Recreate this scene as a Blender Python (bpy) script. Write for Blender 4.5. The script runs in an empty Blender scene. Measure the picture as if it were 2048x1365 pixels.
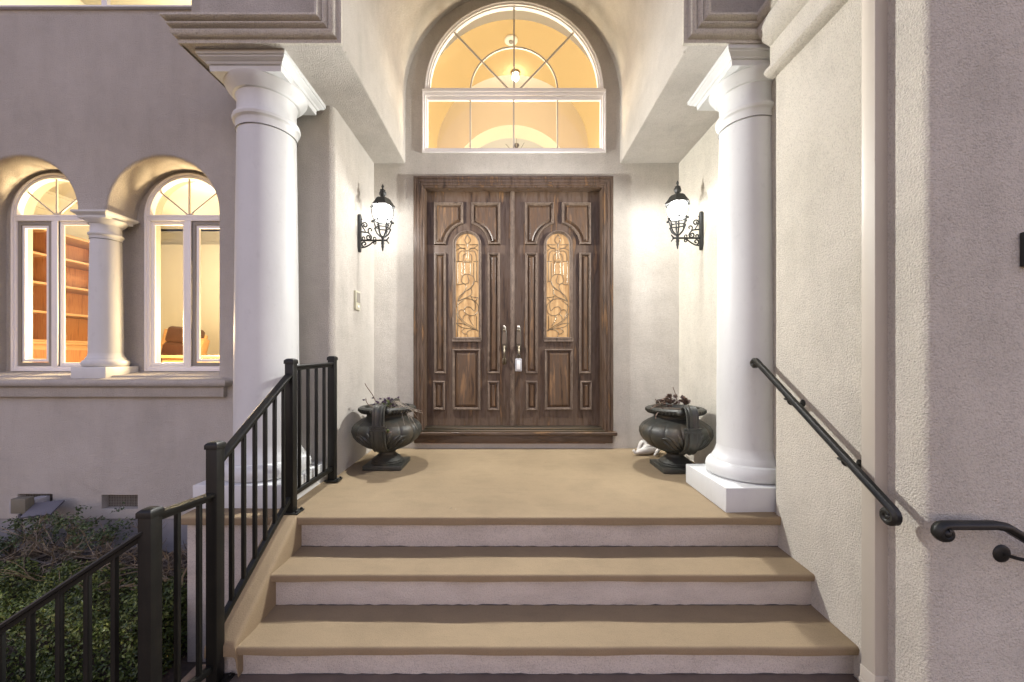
import bpy, bmesh, math, random
from mathutils import Vector, Matrix
from mathutils.geometry import tessellate_polygon
R = math.radians
random.seed(7)
S = bpy.context.scene
COL = S.collection
# ------------------------------------------------------------ camera, sky, exposure
F = 780.0                      # focal length in photo pixels (photo is 2048 wide)
cam_d = bpy.data.cameras.new('camera'); cam = bpy.data.objects.new('camera', cam_d); COL.objects.link(cam)
cam_d.sensor_width = 36; cam_d.lens = F/2048*36; cam_d.shift_x = 6/2048; cam_d.shift_y = 31/2048
cam_d.clip_start = .05; cam_d.clip_end = 2000
cam.location = (0, 0, .95); cam.rotation_euler = (R(90), 0, 0)
S.camera = cam
W = bpy.data.worlds.new('World'); S.world = W; W.use_nodes = True
wn = W.node_tree.nodes; wl = W.node_tree.links
sky = wn.new('ShaderNodeTexSky'); sky.sky_type = 'NISHITA'; sky.sun_disc = False
sky.sun_elevation = R(4); sky.sun_rotation = R(0); sky.air_density = 1.0; sky.dust_density = 2.0; sky.ozone_density = 1.0
tint = wn.new('ShaderNodeMix'); tint.data_type = 'RGBA'; tint.blend_type = 'MULTIPLY'; tint.inputs[0].default_value = 1
wl.new(sky.outputs[0], tint.inputs[6]); tint.inputs[7].default_value = (1.24, .86, 1.0, 1)   # pink of the twilight
wl.new(tint.outputs[2], wn['Background'].inputs[0]); wn['Background'].inputs[1].default_value = .15
SUN_DIR = 200
sd = bpy.data.lights.new('sun', 'SUN'); sd.energy = .3; sd.angle = R(30); sd.color = (1, .86, .86)
so = bpy.data.objects.new('sun', sd); COL.objects.link(so); so.rotation_euler = (R(86), 0, R(180))
S.view_settings.view_transform = 'Standard'; S.view_settings.look = 'None'
S.view_settings.exposure = 2.58; S.view_settings.gamma = 1
LAMP_W = 71.0
# ------------------------------------------------------------ helpers
def cr(t): return tuple(t)+(1,)
def lin(r, g, b):
    f = lambda c: ((c/255+.055)/1.055)**2.4 if c > 10 else c/255/12.92
    return (f(r), f(g), f(b))
def offset_poly(pts, d):       # CCW polygon, d>0 moves inward
    n = len(pts); out = []
    for i in range(n):
        p0, p1, p2 = Vector(pts[i-1]), Vector(pts[i]), Vector(pts[(i+1) % n])
        a = (p1-p0).normalized(); b = (p2-p1).normalized()
        na = Vector((-a.y, a.x)); nb = Vector((-b.y, b.x))
        m = na+nb
        k = max(.35, 1+na.dot(nb))
        out.append(tuple(p1+m*(d/k)))
    return out
def catmull(pts, n=8, closed=False):
    P = [Vector(p) for p in pts]; out = []
    m = len(P)
    for i in range(m if closed else m-1):
        if closed: p0, p1, p2, p3 = P[i-1], P[i], P[(i+1) % m], P[(i+2) % m]
        else: p0, p1, p2, p3 = P[max(i-1, 0)], P[i], P[i+1], P[min(i+2, m-1)]
        for k in range(n):
            t = k/n
            out.append(.5*((2*p1)+(p2-p0)*t+(2*p0-5*p1+4*p2-p3)*t*t+(3*p1-p0-3*p2+p3)*t**3))
    if not closed: out.append(P[-1])
    return out
def arc(cx, cy, r, a0, a1, n):
    return [(cx+r*math.cos(R(a0+(a1-a0)*i/n)), cy+r*math.sin(R(a0+(a1-a0)*i/n))) for i in range(n+1)]
ORG = {}
class MB:
    def __init__(s): s.bm = bmesh.new()
    def face(s, pts):
        vs = [s.bm.verts.new(p) for p in pts]
        try: return s.bm.faces.new(vs)
        except ValueError: pass
    def box(s, x0, x1, y0, y1, z0, z1, rot=None, c=None):
        v = [Vector((x, y, z)) for x in (x0, x1) for y in (y0, y1) for z in (z0, z1)]
        if rot is not None:
            c = Vector(c) if c is not None else Vector(((x0+x1)/2, (y0+y1)/2, (z0+z1)/2))
            v = [c+rot @ (p-c) for p in v]
        V = [s.bm.verts.new(p) for p in v]
        for q in ((0, 1, 3, 2), (4, 6, 7, 5), (0, 4, 5, 1), (2, 3, 7, 6), (0, 2, 6, 4), (1, 5, 7, 3)):
            s.bm.faces.new([V[i] for i in q])
        return s
    def bar(s, a, b, w, h, up=(0, 0, 1)):   # box along a segment
        a = Vector(a); b = Vector(b); d = (b-a).normalized(); u = Vector(up); r = d.cross(u).normalized(); u = r.cross(d)
        L = []
        for p in (a, b): L.append([p+r*(sx*w/2)+u*(sz*h/2) for sx, sz in ((-1, -1), (1, -1), (1, 1), (-1, 1))])
        s.loft(L, closed=True, cap=True); return s
    def loft(s, loops, closed=False, cap=False, ring=False):
        VL = [[s.bm.verts.new(p) for p in L] for L in loops]
        n = len(VL[0]); m = len(VL)
        for i in range(m if ring else m-1):
            A = VL[i]; B = VL[(i+1) % m]
            for j in range(n if closed else n-1):
                k = (j+1) % n
                try: s.bm.faces.new((A[j], A[k], B[k], B[j]))
                except ValueError: pass
        if cap:
            try: s.bm.faces.new(list(reversed(VL[0])))
            except ValueError: pass
            try: s.bm.faces.new(VL[-1])
            except ValueError: pass
        return s
    def lathe(s, prof, c=(0, 0, 0), seg=48, mod=None):
        L = []
        for (r, z) in prof:
            ring = []
            for k in range(seg):
                a = 2*math.pi*k/seg; rr = r*(mod(a, z) if mod else 1)
                ring.append((c[0]+rr*math.cos(a), c[1]+rr*math.sin(a), c[2]+z))
            L.append(ring)
        s.loft(L, closed=True, cap=True); return s
    def tube(s, pts, r, seg=6, cap=True):
        P = [Vector(p) for p in pts]; n = len(P); L = []
        up = Vector((0, 0, 1)); t0 = (P[1]-P[0]).normalized()
        if abs(t0.z) > .9: up = Vector((1, 0, 0))
        nrm = t0.cross(up).normalized()
        for i in range(n):
            t = (P[min(i+1, n-1)]-P[max(i-1, 0)])
            if t.length < 1e-9: t = t0
            t.normalize(); nrm = (nrm-t*nrm.dot(t)).normalized(); b = t.cross(nrm)
            rr = r[i] if isinstance(r, (list, tuple)) else r
            L.append([P[i]+nrm*(rr*math.cos(2*math.pi*k/seg))+b*(rr*math.sin(2*math.pi*k/seg)) for k in range(seg)])
        s.loft(L, closed=True, cap=cap); return s
    def ball(s, c, r, sz=(1, 1, 1), seg=14, rings=8, rot=None):
        L = []
        for i in range(rings+1):
            a = math.pi*i/rings; a = min(max(a, .03), math.pi-.03)
            ring = []
            for k in range(seg):
                p = Vector((r*sz[0]*math.sin(a)*math.cos(2*math.pi*k/seg), r*sz[1]*math.sin(a)*math.sin(2*math.pi*k/seg), -r*sz[2]*math.cos(a)))
                if rot: p = rot @ p
                ring.append(Vector(c)+p)
            L.append(ring)
        s.loft(L, closed=True, cap=True); return s
    def plate(s, outer, holes, mp):   # filled outline with holes, mp maps 2D to 3D
        loops = [[Vector((p[0], p[1], 0)) for p in L] for L in [outer]+holes]
        flat = [p for L in loops for p in L]
        V = [s.bm.verts.new(mp(p[0], p[1])) for p in flat]
        for t in tessellate_polygon(loops):
            try: s.bm.faces.new([V[i] for i in t])
            except ValueError: pass
        return s
    def prism(s, poly, mp0, mp1, holes=()):
        s.plate(poly, list(holes), mp0); s.plate(poly, list(holes), mp1)
        for L in [poly]+list(holes):
            n = len(L)
            for i in range(n):
                a, b = L[i], L[(i+1) % n]
                s.face((mp0(*a), mp0(*b), mp1(*b), mp1(*a)))
        return s
    def build(s, name, mat, parent=None, smooth=35, bevel=0, bseg=2, weld=True):
        bm = s.bm
        if weld: bmesh.ops.remove_doubles(bm, verts=bm.verts, dist=1e-5)
        bmesh.ops.recalc_face_normals(bm, faces=bm.faces)
        if bevel:
            es = [e for e in bm.edges if len(e.link_faces) == 2 and e.calc_face_angle(0) > R(30)]
            bmesh.ops.bevel(bm, geom=es, offset=bevel, segments=bseg, profile=.5, affect='EDGES', clamp_overlap=True)
        o0 = ORG.get(parent.name, Vector((0, 0, 0))) if parent else Vector((0, 0, 0))
        if parent is None:      # origin of a single-mesh thing at its base
            co = [v.co for v in bm.verts]
            o0 = Vector((sum(c.x for c in co)/len(co), sum(c.y for c in co)/len(co), min(c.z for c in co)))
        bmesh.ops.translate(bm, vec=-o0, verts=bm.verts)
        me = bpy.data.meshes.new(name); bm.to_mesh(me); bm.free()
        me.materials.append(mat)
        if smooth:
            me.polygons.foreach_set('use_smooth', [True]*len(me.polygons)); me.set_sharp_from_angle(angle=R(smooth))
        o = bpy.data.objects.new(name, me); COL.objects.link(o)
        if parent: o.parent = parent; ORG[o.name] = o0
        else: o.location = o0
        if not parent: ORG[o.name] = o0
        return o
def tag(o, label=None, cat=None, group=None, kind=None):
    for k, v in (('label', label), ('category', cat), ('group', group), ('kind', kind)):
        if v: o[k] = v
    return o
def thing(name, loc, label, cat, group=None):
    o = bpy.data.objects.new(name, None); COL.objects.link(o); o.location = loc; o.empty_display_size = .1
    ORG[o.name] = Vector(loc); return tag(o, label, cat, group)
def px(u, v, y): return Vector(((u-1018)*y/F, y, .95-(v-713)*y/F))
# ------------------------------------------------------------ materials
def mat(name, col, rough=.6, metal=0, var=None, vscale=3, bump=0, bscale=80, bump2=0, b2scale=12, spec=.5, stretch=None, emit=None, estr=0, coords='Object', detail=5, bdist=.004, grime_and_pits=None):
    m = bpy.data.materials.new(name); m.use_nodes = True; N = m.node_tree.nodes; L = m.node_tree.links
    b = N['Principled BSDF']; b.inputs['Roughness'].default_value = rough; b.inputs['Metallic'].default_value = metal
    b.inputs['Specular IOR Level'].default_value = spec
    b.inputs['Base Color'].default_value = cr(col)
    geo = N.new('ShaderNodeNewGeometry'); src = geo.outputs['Position']
    mp = N.new('ShaderNodeMapping'); L.new(src, mp.inputs[0])
    if stretch: mp.inputs['Scale'].default_value = stretch
    if var:
        n = N.new('ShaderNodeTexNoise'); n.inputs['Scale'].default_value = vscale; n.inputs['Detail'].default_value = detail; n.inputs['Roughness'].default_value = .6
        L.new(mp.outputs[0], n.inputs['Vector'])
        r = N.new('ShaderNodeValToRGB'); els = r.color_ramp.elements
        cols = [col]+list(var) if not isinstance(var[0], (int, float)) else [col, var]
        els[0].position = .32; els[0].color = cr(cols[0]); els[1].position = .68; els[1].color = cr(cols[-1])
        for i, c in enumerate(cols[1:-1]):
            e = els.new(.32+.36*(i+1)/(len(cols)-1)); e.color = cr(c)
        L.new(n.outputs[0], r.inputs[0]); L.new(r.outputs[0], b.inputs['Base Color'])
    for (sc_, st_, lo, p0, p1) in (grime_and_pits or ()):      # stains, streaks, dirt; on stucco the fine speckle paints shaded pits into the colour: (noise scale, stretch, darkest, ramp start, ramp end)
        gm = N.new('ShaderNodeMapping'); gm.inputs['Scale'].default_value = st_; L.new(src, gm.inputs[0])
        gn = N.new('ShaderNodeTexNoise'); gn.inputs['Scale'].default_value = sc_; gn.inputs['Detail'].default_value = 6; gn.inputs['Roughness'].default_value = .65; L.new(gm.outputs[0], gn.inputs['Vector'])
        gr = N.new('ShaderNodeMapRange'); gr.inputs[1].default_value = p0; gr.inputs[2].default_value = p1; gr.inputs[3].default_value = lo; gr.inputs[4].default_value = 1; L.new(gn.outputs[0], gr.inputs[0])
        mx = N.new('ShaderNodeMix'); mx.data_type = 'RGBA'; mx.blend_type = 'MULTIPLY'; mx.inputs[0].default_value = 1
        if b.inputs['Base Color'].is_linked: L.new(b.inputs['Base Color'].links[0].from_socket, mx.inputs[6])
        else: mx.inputs[6].default_value = cr(col)
        L.new(gr.outputs[0], mx.inputs[7]); L.new(mx.outputs[2], b.inputs['Base Color'])
    prev = None
    for (st, sc, dist) in ((bump, bscale, bdist), (bump2, b2scale, .02)):
        if not st: continue
        n2 = N.new('ShaderNodeTexNoise'); n2.inputs['Scale'].default_value = sc; n2.inputs['Detail'].default_value = 3; n2.inputs['Roughness'].default_value = .6
        L.new(geo.outputs['Position'] if not stretch else mp.outputs[0], n2.inputs['Vector'])
        bp = N.new('ShaderNodeBump'); bp.inputs['Strength'].default_value = st; bp.inputs['Distance'].default_value = dist
        L.new(n2.outputs[0], bp.inputs['Height'])
        if prev: L.new(prev.outputs[0], bp.inputs['Normal'])
        prev = bp
    if prev: L.new(prev.outputs[0], b.inputs['Normal'])
    if emit: b.inputs['Emission Color'].default_value = cr(emit); b.inputs['Emission Strength'].default_value = estr
    return m
M = {}
M['stucco'] = mat('stucco', (.50, .468, .418), .95, var=(.565, .532, .48), vscale=1.3, bump=1.0, bscale=150, bump2=.4, b2scale=9, spec=.1, bdist=.012, grime_and_pits=[(170, (1, 1, 1), .80, .36, .50), (1.6, (3, 3, .45), .90, .30, .55), (5, (1, 1, 1), .93, .35, .55)])
M['stucco_rough'] = mat('stucco_rough', (.60, .565, .48), .95, var=(.67, .63, .545), vscale=1.6, bump=1.0, bscale=135, bump2=.3, b2scale=14, spec=.1, bdist=.013, grime_and_pits=[(120, (1, 1, 1), .80, .38, .50), (1.6, (3, 3, .45), .90, .30, .55), (5, (1, 1, 1), .93, .35, .55)])
M['stucco_riser'] = mat('stucco_riser', (.56, .50, .435), .95, var=(.63, .57, .50), vscale=4, bump=1.0, bscale=150, spec=.15, bdist=.01, grime_and_pits=[(160, (1, 1, 1), .78, .38, .5), (3, (1, 1, 3), .82, .28, .55)])
M['concrete'] = mat('foundation_concrete', (.30, .29, .29), .9, var=(.24, .23, .23), vscale=5, bump=.5, bscale=60, spec=.2)
M['tan'] = mat('tan_step_coating', (.238, .179, .108), .8, var=[(.253, .191, .115), (.228, .171, .103)], vscale=2.2, bump=.5, bscale=190, bump2=.10, b2scale=8, spec=.25, grime_and_pits=[(210, (1, 1, 1), .80, .34, .46), (1.1, (1, 1, 1), .90, .30, .50), (9, (.6, 2, 1), .95, .35, .5)])
M['path'] = mat('brown_path', (.15, .11, .085), .9, var=(.20, .15, .11), vscale=5, bump=.5, bscale=90)
M['white'] = mat('white_painted_column', (.55, .56, .55), .5, var=(.59, .60, .59), vscale=2.5, bump=.12, bscale=30, spec=.35, grime_and_pits=[(2.2, (2.5, 2.5, .5), .93, .3, .5), (26, (1, 1, .6), .94, .30, .42)])
M['seam'] = mat('dark_seam', (.07, .06, .055), .9)
M['casing'] = mat('cream_window_casing', (.27, .255, .21), .7)
M['whiteframe'] = mat('white_window_frame', (.78, .76, .74), .4)
M['muntin'] = mat('muntin_taupe', (.50, .45, .38), .5)
M['frame_grey'] = mat('grey_screen_frame', (.24, .22, .19), .5)
M['iron'] = mat('black_railing_paint', (.006, .0065, .006), .45, var=(.011, .011, .009), vscale=12, bump=.1, bscale=90, spec=.28)
M['iron_worn'] = mat('worn_black_handrail', (.008, .009, .008), .45, var=(.020, .020, .017), vscale=9, bump=.25, bscale=120, spec=.35)
M['lampiron'] = mat('lantern_black_metal', (.022, .024, .023), .45, bump=.2, bscale=160)
M['spout'] = mat('downspout_beige', (.42, .385, .32), .5, var=(.45, .41, .345), vscale=2)
M['brass'] = mat('brass', (.22, .19, .14), .4, metal=1, bump=.05)
M['nickel'] = mat('nickel', (.15, .14, .125), .32, metal=1)
M['came'] = mat('lead_came', (.16, .14, .11), .35, metal=.8)
M['soil'] = mat('soil', (.05, .038, .028), 1, var=(.085, .065, .05), vscale=14, bump=1, bscale=60, bump2=1, b2scale=14)
M['urn'] = mat('dark_bronze_urn', (.028, .029, .025), .5, var=[(.036, .037, .030), (.075, .062, .042)], vscale=7, bump=.4, bscale=70, spec=.5)
M['cream'] = mat('cream_room_wall', (.43, .395, .30), .9, var=(.45, .415, .32), vscale=1)
M['peach'] = mat('peach_room_wall', (.82, .69, .50), .9)
M['tanroom'] = mat('tan_vault_paint', (.50, .37, .18), .9)
M['roomwhite'] = mat('room_trim_white', (.78, .74, .66), .7)
M['roomfloor'] = mat('room_floor', (.30, .20, .11), .7)
M['oak'] = mat('oak_bookcase', (.27, .105, .036), .5, var=[(.34, .145, .05), (.20, .075, .025)], vscale=3, stretch=(14, 14, 1.2), bump=.1)
M['oaktrim'] = mat('oak_shelf_edge', (.40, .22, .10), .5, stretch=(2, 2, 20), var=(.33, .18, .075))
M['leather'] = mat('brown_leather', (.032, .012, .008), .38, var=(.05, .019, .012), vscale=6, bump=.3, bscale=30)
M['deskwood'] = mat('desk_wood', (.26, .14, .05), .4, var=(.34, .19, .075), vscale=4, stretch=(1, 6, 6))
M['statue'] = mat('white_plaster_statue', (.52, .50, .46), .7, bump=.2)
M['intercom'] = mat('beige_intercom', (.50, .48, .36), .5)
M['utilgrey'] = mat('grey_utility_box', (.36, .36, .38), .6)
M['utiltan'] = mat('tan_utility_cover', (.15, .14, .105), .7)
M['slab'] = mat('dark_slate_board', (.12, .12, .14), .7, bump=.5)
M['ventdark'] = mat('vent_mesh_dark', (.05, .043, .033), .9, var=(.09, .075, .055), vscale=60)
M['white_plain'] = mat('white_plastic', (.75, .75, .74), .4)
def wood(name, cols, vs, st):
    return mat(name, cols[0], .42, var=cols[1:], vscale=vs, stretch=st, bump=.35, bscale=14, spec=.45, detail=7)
WC = [(.022, .012, .007), (.075, .044, .025), (.092, .063, .045), (.050, .030, .018), (.17, .095, .043)]
M['wood_v'] = wood('weathered_door_wood', WC, 1.6, (9, 9, 1.1))
M['wood_h'] = wood('weathered_door_wood_rail', WC, 1.6, (1.1, 9, 9))
M['wood_m'] = wood('door_moulding_wood', [(.060, .042, .030), (.17, .128, .098), (.11, .082, .062), (.21, .16, .12)], 2, (7, 7, 3))
M['wood_f'] = wood('door_field_wood', [(.036, .020, .011), (.10, .057, .029), (.070, .046, .031), (.19, .108, .052)], 2.2, (9, 9, 1))
def glassmat(name, tint=(1, 1, 1), g=.08):
    m = bpy.data.materials.new(name); m.use_nodes = True; N = m.node_tree.nodes; L = m.node_tree.links; N.clear()
    o = N.new('ShaderNodeOutputMaterial'); mx = N.new('ShaderNodeMixShader'); t = N.new('ShaderNodeBsdfTransparent'); gl = N.new('ShaderNodeBsdfGlossy')
    gl.inputs['Roughness'].default_value = .03; t.inputs[0].default_value = cr(tint); mx.inputs[0].default_value = g
    L.new(t.outputs[0], mx.inputs[1]); L.new(gl.outputs[0], mx.inputs[2]); L.new(mx.outputs[0], o.inputs[0]); return m
M['glass'] = glassmat('window_glass', (.97, .97, .96), .04)
def bulbmat(name, col, st, tr):
    m = bpy.data.materials.new(name); m.use_nodes = True; N = m.node_tree.nodes; L = m.node_tree.links; N.clear()
    o = N.new('ShaderNodeOutputMaterial'); mx = N.new('ShaderNodeMixShader'); t = N.new('ShaderNodeBsdfTransparent'); e = N.new('ShaderNodeEmission')
    e.inputs[0].default_value = cr(col); e.inputs[1].default_value = st; mx.inputs[0].default_value = 1-tr
    L.new(t.outputs[0], mx.inputs[1]); L.new(e.outputs[0], mx.inputs[2]); L.new(mx.outputs[0], o.inputs[0]); return m
M['globe'] = bulbmat('lit_lantern_globe', (1, .98, .94), 3.2, .45)
M['bulb'] = bulbmat('lit_bulb', (1, .9, .72), 6, 0)
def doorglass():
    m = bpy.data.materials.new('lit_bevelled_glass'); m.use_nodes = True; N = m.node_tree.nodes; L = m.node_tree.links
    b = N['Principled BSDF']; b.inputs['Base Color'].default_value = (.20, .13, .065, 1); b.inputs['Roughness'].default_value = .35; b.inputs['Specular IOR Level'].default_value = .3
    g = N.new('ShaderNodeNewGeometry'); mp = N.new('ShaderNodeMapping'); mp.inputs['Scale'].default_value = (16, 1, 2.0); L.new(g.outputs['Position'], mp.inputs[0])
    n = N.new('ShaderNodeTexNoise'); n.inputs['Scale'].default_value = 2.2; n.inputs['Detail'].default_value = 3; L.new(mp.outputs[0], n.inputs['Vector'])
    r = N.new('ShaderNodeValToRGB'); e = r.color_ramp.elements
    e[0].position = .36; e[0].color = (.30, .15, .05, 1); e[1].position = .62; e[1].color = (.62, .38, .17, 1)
    L.new(n.outputs[0], r.inputs[0]); L.new(r.outputs[0], b.inputs['Emission Color']); b.inputs['Emission Strength'].default_value = .16  # glow of the room behind is put into the glass as emission
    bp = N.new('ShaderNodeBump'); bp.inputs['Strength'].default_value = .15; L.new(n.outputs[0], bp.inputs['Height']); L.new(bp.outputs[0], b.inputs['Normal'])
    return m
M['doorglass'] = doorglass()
def leafmat(name, cols):
    m = bpy.data.materials.new(name); m.use_nodes = True; N = m.node_tree.nodes; L = m.node_tree.links
    b = N['Principled BSDF']; b.inputs['Roughness'].default_value = .42
    g = N.new('ShaderNodeNewGeometry'); r = N.new('ShaderNodeValToRGB'); els = r.color_ramp.elements
    els[0].position = 0; els[0].color = cr(cols[0]); els[1].position = 1; els[1].color = cr(cols[-1])
    for i, c in enumerate(cols[1:-1]): e = els.new((i+1)/(len(cols)-1)); e.color = cr(c)
    L.new(g.outputs['Random Per Island'], r.inputs[0]); L.new(r.outputs[0], b.inputs['Base Color']); return m
M['leaf'] = leafmat('hedge_leaf', [(.028, .042, .012), (.058, .088, .020), (.105, .145, .030), (.24, .27, .07)])
M['leaf2'] = leafmat('shrub_leaf', [(.030, .050, .020), (.055, .085, .030), (.085, .12, .045)])
M['twig'] = leafmat('dead_twig', [(.06, .045, .028), (.15, .115, .07), (.27, .21, .13)])
M['dryplant'] = leafmat('dry_plant', [(.10, .06, .045), (.26, .18, .13), (.18, .15, .14)])
M['purpleplant'] = leafmat('purple_plant', [(.08, .05, .09), (.15, .10, .17), (.06, .05, .05)])
M['greenplant'] = leafmat('green_plant', [(.12, .16, .05), (.2, .24, .08)])

# ============================================================ GROUND
g = MB(); g.plate([(-60, -60), (60, -60), (60, 60), (-60, 60)], [], lambda a, b: (a, b, -.95)); tag(g.build('ground', M['soil'], smooth=0), kind='structure')
g = MB(); g.box(-1.56, 1.66, -6, 1.95, -.94, -.585)
g.box(-3.4, -1.56, -1, 1.60, -.94, -.60); tag(g.build('path', M['path'], bevel=.008), kind='structure')

# ============================================================ HOUSE
house = thing('house', (0, 3.1, 0), 'beige stucco house with a vaulted entry porch, white round columns and lit arched windows', 'house')
YW = 3.10; YD = 4.027; ZS = 2.945; YF = 2.49
XL = -1.394; XR = 1.755; XS = 1.665; YC = 1.546
# --- facade wall with the twin arched recess
def archpts(cx, cz, r, n=20): return arc(cx, cz, r, 0, 180, n)
A1, A2, AR, AZ, SB = -2.757, -3.882, .445, 2.10, .80
recess = [(A2-AR, SB), (A1+AR, SB)]+arc(A1, AZ, AR, 0, 180, 26)+arc(A2, AZ, AR, 0, 180, 26)
uprec = [(-5.4, 3.67), (-2.53, 3.67), (-2.53, 5.2), (-5.4, 5.2)]
def rounded_hole(mb, hole, mp, r, depth, steps=4):
    """bullnosed reveal: returns the loop where the wall face stops"""
    loops = []
    for i in range(steps+1):
        a = R(90*i/steps); off = -r*(1-math.sin(a)); dd = r*(1-math.cos(a))
        loops.append([mp(p[0], p[1], dd) for p in offset_poly(hole, off)])
    loops.append([mp(p[0], p[1], depth) for p in hole])
    mb.loft(loops, closed=True)
    return offset_poly(hole, -r)
mb = MB(); mpf = lambda a, b, d=0: (a, YW+d, b)
h1 = rounded_hole(mb, recess, mpf, .022, .27); h2 = rounded_hole(mb, uprec, mpf, .012, .12)
vents = [[(-3.907, -.258), (-3.63, -.258), (-3.63, -.143), (-3.907, -.143)], [(-3.24, -.262), (-2.953, -.262), (-2.953, -.151), (-3.24, -.151)]]
hv = [rounded_hole(mb, v, mpf, .004, .07) for v in vents]
mb.plate([(-9, -.338), (XL-.05, -.338), (XL-.05, 6.4), (-9, 6.4)], [h1, h2]+hv, mpf)
rr = .05; pl = [(XL-.05, YW)]+[(XL-rr+rr*math.sin(R(a)), YW+rr-rr*math.cos(R(a))) for a in (15, 30, 45, 60, 75, 90)]+[(XL, YD+.02)]
mb.loft([[(p[0], p[1], -.338) for p in pl], [(p[0], p[1], 6.4) for p in pl]])
mb.face([(-9, YW, -.338), (XL-.05, YW, -.338), (XL-.05, YW+.02, -.338), (-9, YW+.02, -.338)])
mb.build('facade_wall', M['stucco'], house, smooth=50, weld=True)
mb = MB(); mb.box(-9, -2.05, YW+.014, YW+.3, -1.0, -.339); mb.build('foundation', M['concrete'], house)
for v in vents:
    f = MB(); f.box(v[0][0]-.02, v[1][0]+.02, YW+.055, YW+.075, v[0][1]-.02, v[2][1]+.02)
    o = f.build('vent', M['ventdark'], house)
    w = MB()
    for i in range(22): x = v[0][0]+.006+i*(v[1][0]-v[0][0]-.012)/21; w.box(x-.0012, x+.0012, YW+.049, YW+.052, v[0][1], v[2][1])
    for i in range(9): z = v[0][1]+.006+i*.0125; w.box(v[0][0], v[1][0], YW+.046, YW+.0485, z-.0012, z+.0012)
    w.build('mesh_screen', M['frame_grey'], o)
# recess back wall with window holes
WY = YW+.256
def winshape(cx, z0, zs, hw, n=24): return [(cx-hw, z0), (cx+hw, z0)]+arc(cx, zs, hw, 0, 180, n)
WINS = [(-2.757, .825, 2.155, .366), (-3.90, .825, 2.155, .366)]
mb = MB(); mpb = lambda a, b, d=0: (a, WY+d, b)
hs = [rounded_hole(mb, offset_poly(winshape(*w), .012), mpb, .004, .05) for w in WINS]
mb.plate([(-4.6, .5), (-2.15, .5), (-2.15, 2.8), (-4.6, 2.8)], hs, mpb)
mb.build('window_recess_wall', M['stucco'], house, smooth=50)
# upper recess back
mb = MB(); mb.plate([(-5.5, 3.5), (-2.4, 3.5), (-2.4, 5.4), (-5.5, 5.4)], [[(-5.0, 3.83), (-2.5, 3.83), (-2.5, 4.9), (-5.0, 4.9)]], lambda a, b: (a, YW+.118, b))
mb.build('upper_recess_wall', M['stucco'], house)
# sill ledge
mb = MB(); prof = [(WY+.02, .826), (3.085, .783), (3.050, .780), (3.026, .770), (3.014, .752), (3.014, .738), (3.022, .722), (3.040, .712), (3.056, .710), (3.058, .70), (3.058, .64), (3.066, .630), (3.12, .628)]
xe = -2.20
L = [[(-9, p[0], p[1]) for p in prof], [(xe-(p[0]-3.018), p[0], p[1]) if p[0] < YW else (A1+AR+.0, p[0], p[1]) for p in prof]]
mb.loft(L); L2 = [[(xe-(p[0]-3.018), p[0], p[1]) for p in prof if p[0] < YW], [(xe-(p[0]-3.018), YW+.01, p[1]) for p in prof if p[0] < YW]]
mb.loft(L2); mb.box(A1+AR-.01, xe-.075, 3.09, YW+.01, .63, .781)
mb.build('window_ledge', M['stucco'], house, smooth=40)
# --- door wall
DX = .045
VC, VR, VZ = .038, 1.108, 3.61
WX = .052
trans = [(WX-.945, 3.05), (WX+.945, 3.05), (WX+.945, 3.69)]+arc(WX, 3.686, .92, 0, 180, 36)+[(WX-.945, 3.69)]
doorhole = [(DX-.95, .05), (DX+.95, .05), (DX+.95, 2.745), (DX-.95, 2.745)]
mb = MB(); mpd = lambda a, b, d=0: (a, YD+d, b)
ht = rounded_hole(mb, offset_poly(trans, .012), mpd, .006, .06)
mb.plate([(XL-.05, -.01), (XR+.05, -.01), (XR+.05, 5.4), (XL-.05, 5.4)], [ht, doorhole], mpd)
mb.build('entry_wall', M['stucco'], house, smooth=50)
# --- right porch wall, stair wall and side wall in one sweep
def rc(p, a0, a1, r, n=6): return [(p[0]+r*math.cos(R(a0+(a1-a0)*i/n)), p[1]+r*math.sin(R(a0+(a1-a0)*i/n))) for i in range(n+1)]
pl = [(XR, YD+.02), (XR, 2.44)]+[(XS+.02, 2.44)]+rc((XS+.012, 2.428), 90, 180, .012, 4)+rc((XS+.035, YC+.035), 180, 270, .035, 8)+[(7, YC)]
mb = MB(); zs = [-1.0+.4*i for i in range(19)]
mb.loft([[(p[0], p[1], z) for p in pl] for z in zs]); mb.build('stair_side_wall', M['stucco_rough'], house, smooth=50)
# --- porch vault and soffits
sec = [(-2.10, ZS), (-1.07-.012, ZS), (-1.07-.004, ZS+.004), (-1.07, ZS+.012)]+[(VC-VR, VZ)]+[(VC+VR*math.cos(R(180-a)), VZ+VR*math.sin(R(a))) for a in range(4, 177, 4)]+[(VC+VR, VZ), (VC+VR, ZS+.012), (VC+VR+.004, ZS+.004), (VC+VR+.012, ZS), (2.1, ZS)]
ys = [YF+.012, YF+.6, YD+.01]
mb = MB(); mb.loft([[(p[0], y, p[1]) for p in sec] for y in ys]); mb.build('porch_vault', M['stucco'], house, smooth=50)
mb = MB(); mb.plate([(-2.03, ZS), (-1.07, ZS)]+sec[4:-4]+[(VC+VR, ZS), (2.1, ZS), (2.1, 6.4), (-2.03, 6.4)], [], lambda a, b: (a, YF+.072, b))
mb.face([(-2.03, YF+.072, ZS), (-2.03, YW, ZS), (-2.03, YW, 6.4), (-2.03, YF+.072, 6.4)])
mb.build('porch_front_wall', M['stucco'], house, smooth=0)
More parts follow.
